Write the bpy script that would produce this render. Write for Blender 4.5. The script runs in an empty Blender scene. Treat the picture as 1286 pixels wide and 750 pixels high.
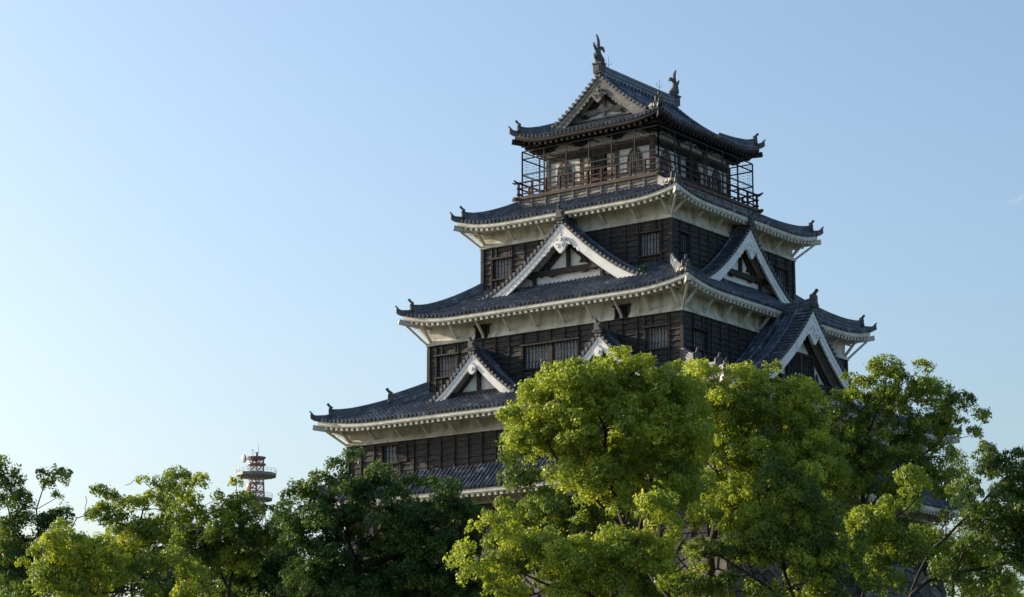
import bpy, math, random
import numpy as np
from mathutils import Matrix, Vector

# ------------------------------------------------------------------ camera, sky, sun, exposure
scene = bpy.context.scene
col = scene.collection
R = math.radians
CAM = np.array([72.755, -110.499, 1.7])
YAW, PIT, FPX = -0.637033, 0.212046, 3000.0
cd = bpy.data.cameras.new('camera')
cam = bpy.data.objects.new('camera', cd); col.objects.link(cam)
cam.location = CAM.tolist()
cam.rotation_euler = (math.pi/2 + PIT, 0, -YAW)
cd.sensor_width = 36; cd.lens = FPX/1286*36
cd.clip_start = 0.5; cd.clip_end = 12000
scene.camera = cam

SUN_EL, SUN_AZ = 18.5, 11.0          # elevation; angle from -X towards -Y
sd = np.array([-math.cos(R(SUN_AZ)), -math.sin(R(SUN_AZ)), 0])*math.cos(R(SUN_EL)); sd[2] = math.sin(R(SUN_EL))
world = bpy.data.worlds.new('World'); scene.world = world; world.use_nodes = True
wn = world.node_tree.nodes; wl = world.node_tree.links
bg = wn['Background']
sky = wn.new('ShaderNodeTexSky'); sky.sky_type = 'NISHITA'; sky.sun_disc = False
sky.sun_elevation = R(SUN_EL); sky.sun_rotation = math.atan2(sd[0], sd[1])
sky.altitude = 0; sky.air_density = 1.12; sky.dust_density = 3.0; sky.ozone_density = 2.75
bg.inputs['Strength'].default_value = 0.15
# one wisp of thin high cloud in the sky (by direction in the world)
tc = wn.new('ShaderNodeTexCoord')
def wmath(op, a, b=None, c=None):
    n = wn.new('ShaderNodeMath'); n.operation = op
    for i, v in enumerate((a, b, c)):
        if v is None: continue
        if isinstance(v, (int, float)): n.inputs[i].default_value = v
        else: wl.new(v, n.inputs[i])
    return n.outputs[0]
def wvec(op, a, b):
    n = wn.new('ShaderNodeVectorMath'); n.operation = op
    wl.new(a, n.inputs[0])
    if isinstance(b, tuple): n.inputs[1].default_value = b
    else: wl.new(b, n.inputs[1])
    return n
FW = np.array([math.sin(YAW)*math.cos(PIT), math.cos(YAW)*math.cos(PIT), math.sin(PIT)])
RT = np.array([math.cos(YAW), -math.sin(YAW), 0.0]); UP = np.cross(RT, FW)
cdv = FW + RT*(1277-643)/FPX - UP*(251-375)/FPX; cdv /= np.linalg.norm(cdv)
crt = np.cross(cdv, [0, 0, 1]); crt /= np.linalg.norm(crt); cup = np.cross(crt, cdv)
CLOUD = (.0055, .0017)
ax1 = crt*math.cos(.35) + cup*math.sin(.35); ax2 = -crt*math.sin(.35) + cup*math.cos(.35)
gen = tc.outputs['Generated']
da = wvec('DOT_PRODUCT', gen, tuple(ax1)).outputs['Value']; db = wvec('DOT_PRODUCT', gen, tuple(ax2)).outputs['Value']
df = wvec('DOT_PRODUCT', gen, tuple(cdv)).outputs['Value']
rr = wmath('ADD', wmath('POWER', wmath('DIVIDE', wmath('ABSOLUTE', da), CLOUD[0]), 2.0), wmath('POWER', wmath('DIVIDE', wmath('ABSOLUTE', db), CLOUD[1]), 2.0))
msk = wmath('MULTIPLY', wmath('SUBTRACT', 1.0, wmath('MINIMUM', rr, 1.0)), wmath('GREATER_THAN', df, .5))
nz = wn.new('ShaderNodeTexNoise'); nz.inputs['Scale'].default_value = 420; nz.inputs['Detail'].default_value = 4
wl.new(gen, nz.inputs['Vector'])
msk = wmath('MULTIPLY', msk, wmath('MULTIPLY', wmath('SUBTRACT', nz.outputs['Fac'], .25), .7))
mixw = wn.new('ShaderNodeMixRGB'); wl.new(msk, mixw.inputs['Fac'])
wl.new(sky.outputs[0], mixw.inputs['Color1']); mixw.inputs['Color2'].default_value = (3.6, 3.6, 3.9, 1)
wl.new(mixw.outputs[0], bg.inputs['Color'])

ld = bpy.data.lights.new('sun', 'SUN'); ld.energy = 5.0; ld.angle = R(.5); ld.color = (1.0, .87, .70)
sun = bpy.data.objects.new('sun', ld); col.objects.link(sun)
sun.rotation_euler = Vector(sd.tolist()).to_track_quat('Z', 'Y').to_euler()
sun.location = (-200, -60, 90)
scene.view_settings.view_transform = 'Standard'; scene.view_settings.look = 'None'
scene.view_settings.exposure = 0.62; scene.view_settings.gamma = 1; scene.view_settings.use_curve_mapping = False
scene.render.engine = 'CYCLES'
scene.cycles.max_bounces = 8; scene.cycles.diffuse_bounces = 4; scene.cycles.transmission_bounces = 4

def at(px, py, d):
    """world point d metres ahead of the camera, for laying out the trees along their sight lines"""
    return CAM + d*(FW + RT*(px-643)/FPX - UP*(py-375)/FPX)

# ------------------------------------------------------------------ materials
def new_mat(name):
    m = bpy.data.materials.new(name); m.use_nodes = True
    return m, m.node_tree.nodes, m.node_tree.links, m.node_tree.nodes['Principled BSDF']
def ramp(n, stops):
    r = n.new('ShaderNodeValToRGB'); e = r.color_ramp.elements
    while len(e) < len(stops): e.new(.5)
    for k, (p, c) in enumerate(stops):
        e[k].position = p; e[k].color = (*c, 1)
    return r
def noise(n, l, scale, detail=4, stretch=(1, 1, 1), rough=.55):
    tcn = n.new('ShaderNodeTexCoord'); mp = n.new('ShaderNodeMapping'); mp.inputs['Scale'].default_value = stretch
    l.new(tcn.outputs['Object'], mp.inputs['Vector'])
    t = n.new('ShaderNodeTexNoise'); t.inputs['Scale'].default_value = scale; t.inputs['Detail'].default_value = detail
    t.inputs['Roughness'].default_value = rough
    l.new(mp.outputs[0], t.inputs['Vector']); return t
def bump(n, l, b, src, strength, dist=.02):
    bp = n.new('ShaderNodeBump'); bp.inputs['Strength'].default_value = strength; bp.inputs['Distance'].default_value = dist
    l.new(src, bp.inputs['Height']); l.new(bp.outputs[0], b.inputs['Normal'])
def mixc(n, l, fac, a, b, mode='MIX'):
    m = n.new('ShaderNodeMixRGB'); m.blend_type = mode
    if isinstance(fac, float): m.inputs[0].default_value = fac
    else: l.new(fac, m.inputs[0])
    for i, v in ((1, a), (2, b)):
        if isinstance(v, tuple): m.inputs[i].default_value = (*v, 1)
        else: l.new(v, m.inputs[i])
    return m.outputs[0]
M = {}
def simple(name, stops, scale=3, stretch=(1, 1, 1), rough=.8, bs=.3, bd=.02, detail=6, metallic=0, spec=.4):
    m, n, l, b = new_mat(name)
    t = noise(n, l, scale, detail, stretch); r = ramp(n, stops); l.new(t.outputs['Fac'], r.inputs[0])
    l.new(r.outputs[0], b.inputs['Base Color']); b.inputs['Roughness'].default_value = rough
    b.inputs['Metallic'].default_value = metallic; b.inputs['Specular IOR Level'].default_value = spec
    if bs: bump(n, l, b, t.outputs['Fac'], bs, bd)
    M[name] = m; return m, n, l, b
# kawara tile: smoked clay, patchy sheen
m, n, l, b = new_mat('tile'); M['tile'] = m
t1 = noise(n, l, 2.2, 5); t2 = noise(n, l, 14, 3)
r1 = ramp(n, [(.28, (.034, .046, .064)), (.5, (.068, .088, .118)), (.72, (.15, .175, .205))]); l.new(t1.outputs[0], r1.inputs[0])
r2 = ramp(n, [(.35, (.6, .6, .6)), (.7, (1.35, 1.3, 1.25))]); l.new(t2.outputs[0], r2.inputs[0])
vo = n.new('ShaderNodeTexVoronoi'); vo.inputs['Scale'].default_value = 3.4; tco = n.new('ShaderNodeTexCoord'); l.new(tco.outputs['Object'], vo.inputs['Vector'])
sep = n.new('ShaderNodeSeparateColor'); l.new(vo.outputs['Color'], sep.inputs[0])
r3 = ramp(n, [(0, (.62, .62, .64)), (.75, (1.05, 1.05, 1.05)), (.93, (1.2, 1.2, 1.2)), (.97, (2.3, 2.25, 2.1))]); l.new(sep.outputs[0], r3.inputs[0])
c_ = mixc(n, l, 1.0, r1.outputs[0], r2.outputs[0], 'MULTIPLY'); c_ = mixc(n, l, 1.0, c_, r3.outputs[0], 'MULTIPLY')
t4 = noise(n, l, .9, 8, rough=.75); r4 = ramp(n, [(.60, (0, 0, 0)), (.68, (.55, .55, .55))]); l.new(t4.outputs[0], r4.inputs[0])
l.new(mixc(n, l, r4.outputs[0], c_, (.17, .15, .12)), b.inputs['Base Color'])
b.inputs['Roughness'].default_value = .42; b.inputs['Specular IOR Level'].default_value = .75
bump(n, l, b, t2.outputs[0], .3, .01)
simple('tile_end', [(.3, (.045, .05, .058)), (.7, (.14, .135, .125))], 9, rough=.7, bs=.2)
# plaster with rain streaks and grime
m, n, l, b = new_mat('plaster'); M['plaster'] = m
t1 = noise(n, l, .55, 6, (1, 1, 1.6)); t2 = noise(n, l, 2.2, 6, (1, 1, .25))
r1 = ramp(n, [(.30, (.40, .37, .30)), (.48, (.60, .57, .49)), (.7, (.70, .68, .61))]); l.new(t1.outputs[0], r1.inputs[0])
r2 = ramp(n, [(.36, (.50, .48, .44)), (.54, (1, 1, 1))]); l.new(t2.outputs[0], r2.inputs[0])
l.new(mixc(n, l, .8, r1.outputs[0], r2.outputs[0], 'MULTIPLY'), b.inputs['Base Color'])
b.inputs['Roughness'].default_value = .9; bump(n, l, b, t2.outputs[0], .15, .01)
simple('white_trim', [(.3, (.42, .40, .33)), (.6, (.64, .62, .55))], 2.5, rough=.85, bs=.15, bd=.01)
simple('gable_white', [(.25, (.50, .50, .48)), (.45, (.74, .74, .73)), (.7, (.80, .80, .79))], 1.6, rough=.85, bs=.1)
# charred, weathered boards
def wood(name, dark, mid, light, fleck, fleckpos, rough=.8):
    m, n, l, b = new_mat(name); M[name] = m
    t1 = noise(n, l, 1.3, 5); t2 = noise(n, l, 3.2, 7, (.6, .6, 7), .7); t3 = noise(n, l, 1.6, 6, (1, 1, 5), .75)
    r1 = ramp(n, [(.3, dark), (.55, mid), (.75, light)]); l.new(t2.outputs[0], r1.inputs[0])
    r2 = ramp(n, [(.3, (.7, .7, .72)), (.7, (1.25, 1.2, 1.15))]); l.new(t1.outputs[0], r2.inputs[0])
    c = mixc(n, l, 1.0, r1.outputs[0], r2.outputs[0], 'MULTIPLY')
    f = ramp(n, [(fleckpos, (0, 0, 0)), (fleckpos+.08, (1, 1, 1))]); l.new(t3.outputs[0], f.inputs[0])
    l.new(mixc(n, l, f.outputs[0], c, fleck), b.inputs['Base Color'])
    b.inputs['Roughness'].default_value = rough; b.inputs['Specular IOR Level'].default_value = .3
    bump(n, l, b, t2.outputs[0], .5, .02)
wood('board', (.012, .012, .013), (.038, .037, .037), (.13, .127, .122), (.19, .11, .065), .60)
wood('grey_board', (.10, .098, .092), (.22, .215, .20), (.36, .35, .32), (.09, .07, .05), .62)
wood('beam', (.016, .0145, .0135), (.040, .035, .031), (.10, .088, .078), (.15, .105, .075), .62)
wood('post_wood', (.05, .038, .032), (.11, .08, .062), (.2, .15, .12), (.08, .06, .05), .6)
wood('rail_wood', (.025, .015, .013), (.055, .034, .028), (.10, .066, .054), (.06, .05, .04), .6)
wood('dark_wood', (.012, .009, .008), (.022, .017, .014), (.045, .034, .028), (.05, .03, .02), .68)
simple('pane', [(.3, (.42, .46, .50)), (.7, (.68, .72, .75))], 1.2, (3, 3, .6), rough=.35, bs=0)  # pale blue carries the sky's reflection in the glass as colour
simple('curtain', [(.35, (.16, .13, .10)), (.5, (.5, .44, .35)), (.65, (.62, .57, .5))], 5, (3, 3, .3), rough=.6, bs=0)
simple('steel', [(.3, (.018, .022, .028)), (.7, (.035, .042, .050))], 6, rough=.75, bs=0, spec=.25)
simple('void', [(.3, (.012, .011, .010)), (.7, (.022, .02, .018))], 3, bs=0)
simple('verdigris', [(.3, (.10, .22, .17)), (.7, (.18, .32, .26))], 6, bs=0)
simple('ornament', [(.3, (.045, .047, .052)), (.6, (.105, .105, .106)), (.8, (.19, .185, .17))], 7, rough=.75, bs=.4)
simple('sunlit_cream', [(.3, (.40, .36, .29)), (.7, (.70, .64, .52))], 9, bs=.3)  # cream that puts sunlight into the colour of the hip-end pieces
# stone
m, n, l, b = new_mat('stone'); M['stone'] = m
at_ = n.new('ShaderNodeAttribute'); at_.attribute_name = 'tint'
t2 = noise(n, l, 3, 7); r1 = ramp(n, [(0, (.05, .05, .05)), (.5, (.10, .093, .083)), (1, (.21, .185, .15))]); l.new(at_.outputs['Fac'], r1.inputs[0])
r2 = ramp(n, [(.35, (.55, .55, .55)), (.65, (1.15, 1.12, 1.08))]); l.new(t2.outputs[0], r2.inputs[0])
l.new(mixc(n, l, 1.0, r1.outputs[0], r2.outputs[0], 'MULTIPLY'), b.inputs['Base Color']); b.inputs['Roughness'].default_value = .95
bump(n, l, b, t2.outputs[0], .6, .05)
simple('ground', [(.3, (.05, .07, .03)), (.55, (.10, .10, .055)), (.75, (.16, .14, .10))], .25, bs=.4, bd=.1)
simple('bark', [(.3, (.018, .014, .010)), (.55, (.045, .036, .026)), (.75, (.07, .075, .035))], 3, (1, 1, .5), rough=.95, bs=.6, bd=.03)
simple('hazed_red_paint', [(.3, (.24, .11, .095)), (.7, (.32, .16, .14))], 1, bs=0, rough=.5)  # red faded paler, distance haze put into the colour
simple('white_paint', [(.3, (.62, .62, .62)), (.7, (.80, .80, .80))], 1, bs=0, rough=.5)
simple('dish_grey', [(.3, (.30, .33, .36)), (.7, (.42, .45, .48))], 1, bs=0, rough=.6)
simple('grey_steel', [(.3, (.16, .16, .16)), (.7, (.26, .26, .25))], .8, bs=0, rough=.6)
def leafmat(name, lo, mid, hi, trans):
    m, n, l, b = new_mat(name); M[name] = m
    a = n.new('ShaderNodeAttribute'); a.attribute_name = 'tint'
    r = ramp(n, [(0, lo), (.5, mid), (1, hi)]); l.new(a.outputs['Fac'], r.inputs[0])
    l.new(r.outputs[0], b.inputs['Base Color']); b.inputs['Roughness'].default_value = .5; b.inputs['Specular IOR Level'].default_value = .35
    tr = n.new('ShaderNodeBsdfTranslucent')
    l.new(mixc(n, l, 1.0, r.outputs[0], (1.25, 1.25, .5), 'MULTIPLY'), tr.inputs['Color'])
    mx = n.new('ShaderNodeMixShader'); mx.inputs[0].default_value = trans
    l.new(b.outputs[0], mx.inputs[1]); l.new(tr.outputs[0], mx.inputs[2])
    l.new(mx.outputs[0], n['Material Output'].inputs['Surface'])
leafmat('leaf_gold', (.12, .175, .04), (.27, .35, .055), (.48, .50, .07), .47)
leafmat('leaf_mid', (.08, .13, .036), (.19, .265, .048), (.40, .45, .065), .47)
leafmat('leaf_deep', (.032, .075, .028), (.068, .135, .042), (.16, .22, .045), .40)

# ------------------------------------------------------------------ mesh helpers
class MB:
    def __init__(s): s.v = []; s.f = []; s.mi = []; s.n = 0
    def add(s, v, f, mi=0):
        v = np.asarray(v, float).reshape(-1, 3); o = s.n
        s.v.append(v); s.n += len(v)
        s.f += [tuple(i+o for i in q) for q in f]; s.mi += [mi]*len(f)
    def grid(s, P, mi=0, skip_degenerate=True):          # P: (a, b, 3)
        a, b_ = P.shape[:2]; i = np.arange(a*b_).reshape(a, b_)
        q = np.stack([i[:-1, :-1], i[1:, :-1], i[1:, 1:], i[:-1, 1:]], -1).reshape(-1, 4)
        if skip_degenerate:
            F = P.reshape(-1, 3); d1 = np.linalg.norm(F[q[:, 0]]-F[q[:, 2]], axis=1); d2 = np.linalg.norm(F[q[:, 1]]-F[q[:, 3]], axis=1)
            ar = np.linalg.norm(np.cross(F[q[:, 0]]-F[q[:, 2]], F[q[:, 1]]-F[q[:, 3]]), axis=1)
            q = q[ar > 1e-6]
        s.add(P.reshape(-1, 3), [tuple(x) for x in q.tolist()], mi)
    def box(s, c, size, mi=0, rz=0):
        x, y, z = [k/2 for k in size]
        v = np.array([[i*x, j*y, k*z] for k in (-1, 1) for j in (-1, 1) for i in (-1, 1)])
        if rz:
            c_, s_ = math.cos(rz), math.sin(rz); v = v @ np.array([[c_, s_, 0], [-s_, c_, 0], [0, 0, 1]])
        s.add(v+np.array(c), [(0, 2, 3, 1), (4, 5, 7, 6), (0, 1, 5, 4), (2, 6, 7, 3), (0, 4, 6, 2), (1, 3, 7, 5)], mi)
    def b2(s, lo, hi, mi=0):
        lo, hi = np.array(lo, float), np.array(hi, float); s.box((lo+hi)/2, np.abs(hi-lo), mi)
    def beam(s, p, q, w, h, mi=0, up=(0, 0, 1)):          # rectangular bar from p to q
        p, q = np.array(p, float), np.array(q, float); d = q-p; L = np.linalg.norm(d); d /= L
        u = np.cross(d, up); 
        if np.linalg.norm(u) < 1e-4: u = np.cross(d, (1, 0, 0))
        u /= np.linalg.norm(u); w_ = np.cross(u, d)
        v = [e + a*u*w/2 + c*w_*h/2 for e in (p, q) for c in (-1, 1) for a in (-1, 1)]
        s.add(v, [(0, 1, 3, 2), (4, 6, 7, 5), (0, 4, 5, 1), (2, 3, 7, 6), (0, 2, 6, 4), (1, 5, 7, 3)], mi)
    def tube(s, pts, rad, k=6, mi=0, cap=True):
        pts = np.asarray(pts, float); n_ = len(pts); rad = np.broadcast_to(rad, (n_,))
        tan = np.gradient(pts, axis=0); tan /= np.linalg.norm(tan, axis=1)[:, None]
        ref = np.array([0, 0, 1.0]) if abs(tan[0][2]) < .9 else np.array([1.0, 0, 0])
        V = []; an = np.arange(k)*2*math.pi/k
        u = np.cross(tan[0], ref); u /= np.linalg.norm(u)
        for i in range(n_):
            u = u - tan[i]*np.dot(u, tan[i]); u /= np.linalg.norm(u); w = np.cross(tan[i], u)
            V.append(pts[i] + rad[i]*(np.cos(an)[:, None]*u + np.sin(an)[:, None]*w))
        f = [(i*k+j, i*k+(j+1) % k, (i+1)*k+(j+1) % k, (i+1)*k+j) for i in range(n_-1) for j in range(k)]
        if cap: f += [tuple(range(k-1, -1, -1)), tuple((n_-1)*k+j for j in range(k))]
        s.add(np.concatenate(V), f, mi)
    def prism(s, outline, y0, y1, mi=0):                  # outline in x,z extruded along y
        n_ = len(outline); v = [(x, y0, z) for x, z in outline] + [(x, y1, z) for x, z in outline]
        f = [tuple(range(n_)), tuple(range(2*n_-1, n_-1, -1))] + [(i, n_+i, n_+(i+1) % n_, (i+1) % n_) for i in range(n_)]
        s.add(v, f, mi)
    def mesh(s, name, mats, smooth=False):
        me = bpy.data.meshes.new(name)
        if s.n:
            me.from_pydata(np.concatenate(s.v).tolist(), [], s.f)
            for m_ in (mats if isinstance(mats, (list, tuple)) else [mats]): me.materials.append(M[m_] if isinstance(m_, str) else m_)
            me.polygons.foreach_set('material_index', s.mi)
            if smooth: me.polygons.foreach_set('use_smooth', [True]*len(me.polygons))
            me.update()
        return me
def empty(name, loc, label, cat, group=None):
    o = bpy.data.objects.new(name, None); col.objects.link(o); o.location = [float(x) for x in loc]
    o['label'] = label; o['category'] = cat; o.empty_display_size = .5
    if group: o['group'] = group
    return o
def part(name, mb, mats, parent, loc=(0, 0, 0), rz=0, smooth=False, label=None):
    me = mb.mesh(name, mats, smooth) if isinstance(mb, MB) else mb
    o = bpy.data.objects.new(name, me); col.objects.link(o)
    o.location = loc; o.rotation_euler = (0, 0, rz)
    if parent:
        o.parent = parent
        if parent.type == 'EMPTY': o.matrix_parent_inverse = Matrix.Translation(-parent.location)
    if label: o['label'] = label
    return o
def top(name, mb, mats, kind=None, label=None, cat=None, smooth=False):
    o = part(name, mb, mats, None, smooth=smooth)
    if kind: o['kind'] = kind
    if label: o['label'] = label; o['category'] = cat
    return o
rng = np.random.default_rng(7); random.seed(7)

# ------------------------------------------------------------------ ground
g = MB(); s_ = 6000
g.add([(-s_, -s_, 0), (s_, -s_, 0), (s_, s_, 0), (-s_, s_, 0)], [(0, 1, 2, 3)])
top('ground', g, 'ground', kind='structure')

# ------------------------------------------------------------------ castle
keep = empty('castle_keep', (0, 0, 14.85), 'black and white wooden castle keep with five tiers of grey tiled roofs', 'castle')
ROT = [0, math.pi/2, math.pi, -math.pi/2]                # front (-Y), right (+X), back, left
def rot(P, k):
    c_, s2 = [(1, 0), (0, 1), (-1, 0), (0, -1)][k]
    x, y = P[..., 0], P[..., 1]
    return np.stack([x*c_-y*s2, x*s2+y*c_, P[..., 2]], -1)
PITCH = .285; COURSE = .27; TR = .075
US = np.array([-.5, -.31, -.29, -.21, -.1, 0, .1, .21, .29, .31]); 
UH = np.where(np.abs(US) < .30, np.sqrt(np.maximum(0, 1-(US/.30)**2)), 0)
def tsamples(t0, t1, pitch=PITCH):
    n_ = max(1, int(round((t1-t0)/pitch))); p = (t1-t0)/n_; k = np.arange(n_)+.5
    t = (t0 + (k[:, None]+US[None])*p).ravel(); h = np.tile(UH, n_)
    return np.append(t, t1), np.append(h, 0)*1.0, t0+k*p, p
def sheet(mb, P, t0, t1, vmax, slope_len, k, flip=False, ends=True, mi=0, mi_end=1, vdir=1):
    """tiled surface; P(t, v) with v 0 at the eave, 1 at the top"""
    t, h, centres, p = tsamples(t0, t1)
    nc = max(2, int(slope_len/COURSE)); e = 1e-3
    v = np.sort(np.concatenate([np.arange(nc)/nc+e*.5, (np.arange(nc)+1)/nc-e*.5]))
    saw = np.where(((v*nc) % 1) < .5, .028, 0.0)
    T = np.repeat(t[:, None], len(v), 1); V = np.minimum(v[None], vmax(t)[:, None])
    A = P(T, V); N = np.cross(P(T+.01, V)-A, P(T, V+.01)-A); N /= np.linalg.norm(N, axis=-1)[..., None]
    N *= np.sign(N[..., 2:3])
    A = A + N*(h[:, None]*TR + saw[None])[..., None]
    # small unevenness of hand-laid tiles
    jit = np.interp(t, np.linspace(t0, t1, max(4, int((t1-t0)/1.1))), rng.normal(0, .012, max(4, int((t1-t0)/1.1))))
    A[..., 2] += jit[:, None]
    mb.grid(rot(A, k) if k is not None else A, mi)
    if ends:                                              # round end tiles along the eave plus a drip lip
        c0 = P(centres, np.zeros_like(centres)); c1 = P(centres, np.full_like(centres, .03)); d = c0-c1; d /= np.linalg.norm(d, axis=1)[:, None]
        an = np.arange(10)*2*math.pi/10
        tdir = P(centres+.05, np.zeros_like(centres))-c0; tdir /= np.linalg.norm(tdir, axis=1)[:, None]
        ud = np.cross(tdir, d); ud *= np.sign(ud[:, 2:3])
        r = .088
        for c, dd, td, uu in zip(c0, d, tdir, ud):
            ring = (np.cos(an)[:, None]*td + np.sin(an)[:, None]*uu)*r
            base = c+uu*.03
            V_ = np.concatenate([base-dd*.02+ring, base+dd*.07+ring])
            f = [(j, (j+1) % 10, 10+(j+1) % 10, 10+j) for j in range(10)]+[tuple(range(10, 20))]
            V_ = rot(V_, k) if k is not None else V_
            mb.add(V_, f[:-1], mi); mb.add(V_[10:], [tuple(range(10))], mi)
        L0 = P(t, np.zeros_like(t)); L0[:, 2] += .0
        L1 = L0.copy(); L1[:, 2] -= .10
        G = np.stack([L0, L1], 1); G = rot(G, k) if k is not None else G
        mb.grid(G, mi)

def ridge_strip(mb, pts, w=.24, h=.3, mi=0, mi_line=1):
    """raised ridge of stacked flat tiles with a round cap, along pts (bottom line)"""
    pts = np.asarray(pts, float)
    for lv, (ww, z0, z1) in enumerate(((w*1.15, -.1, h*.28), (w*.9, h*.28, h*.36), (w*1.1, h*.36, h*.62), (w*.85, h*.62, h*.7), (w*1.0, h*.70, h*.84))):
        d = np.gradient(pts, axis=0); d[:, 2] = 0; d /= np.linalg.norm(d, axis=1)[:, None]; sd_ = np.stack([-d[:, 1], d[:, 0], 0*d[:, 0]], -1)*ww/2
        a = pts-sd_; b_ = pts+sd_
        up0, up1 = np.array([0, 0, z0]), np.array([0, 0, z1])
        G = np.stack([a+up0, a+up1, b_+up1, b_+up0, a+up0], 1)
        mb.grid(G, mi_line if lv in (1, 3) else mi)
        for i in (0, -1): mb.add(G[i][:4], [(0, 1, 2, 3)], mi)
    mb.tube(pts+np.array([0, 0, h*.86]), w*.36, 8, mi)

def end_tile(scale=1.0):
    """ogre-tile: shaped plate with horned round top and a cylinder rising in front; front faces -Y"""
    mb = MB()
    o = [(-.36, -.20), (-.42, -.06), (-.31, .0), (-.28, .18), (-.28, .44), (-.20, .53), (.20, .53), (.28, .44), (.28, .18), (.31, .0), (.42, -.06), (.36, -.20)]
    mb.prism([(x*scale, z*scale) for x, z in o], -.12*scale, .10*scale)
    inner = [(x*.62*scale, (z*.62+.08)*scale) for x, z in o]
    mb.prism(inner, -.17*scale, -.118*scale)
    mb.tube([(0, .12*scale, .46*scale), (0, -.10*scale, .60*scale), (0, -.27*scale, .80*scale)], [.10*scale, .10*scale, .105*scale], 8)
    for sx in (-1, 1): mb.tube([(sx*.2*scale, -.1*scale, -.05*scale), (sx*.33*scale, -.1*scale, -.12*scale), (sx*.42*scale, -.1*scale, -.02*scale)], [.06*scale, .05*scale, .03*scale], 6)
    return mb
END = {}
def put_end_tile(parent, loc, rz, scale=1.0, name='ridge_end_tile'):
    if scale not in END: END[scale] = end_tile(scale).mesh('ridge_end_tile', 'ornament')
    return part(name, END[scale], None, parent, loc, rz)

def roof_funcs(a, b, ai, bi, zm, zi, up, L, p):
    """(P, S, half width) for the front/right/back/left slope in the front frame"""
    out = []
    for k in range(4):
        A, B, Ai, Bi = (a, b, ai, bi) if k % 2 == 0 else (b, a, bi, ai)
        SA, SB = A-Ai, B-Bi
        def P(t, v, A=A, B=B, SA=SA, SB=SB):
            t = np.asarray(t, float); v = np.asarray(v, float)
            gv = (1-p)*v+p*v*v
            e = np.clip((A-np.abs(t))/SA, 0, None); f = np.clip(1-e/(L/SA if k % 2 == 0 else L/SA), 0, None)**2.2
            z = zm+(zi-zm)*gv+up*f*(1-v)
            return np.stack([t, -(B-v*SB), z], -1)
        out.append((P, A, B, SA, SB))
    return out
STRUT = {}
def strut_mesh(L, drop):
    key = (round(L, 2), round(drop, 2))
    if key not in STRUT:
        mb = MB(); mb.beam((0, .02, -drop), (0, -L, 0), .11, .13)
        mb.box((0, -.03, -drop), (.15, .10, .24))
        STRUT[key] = mb.mesh('eave_strut', 'white_trim')
    return STRUT[key]

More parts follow.
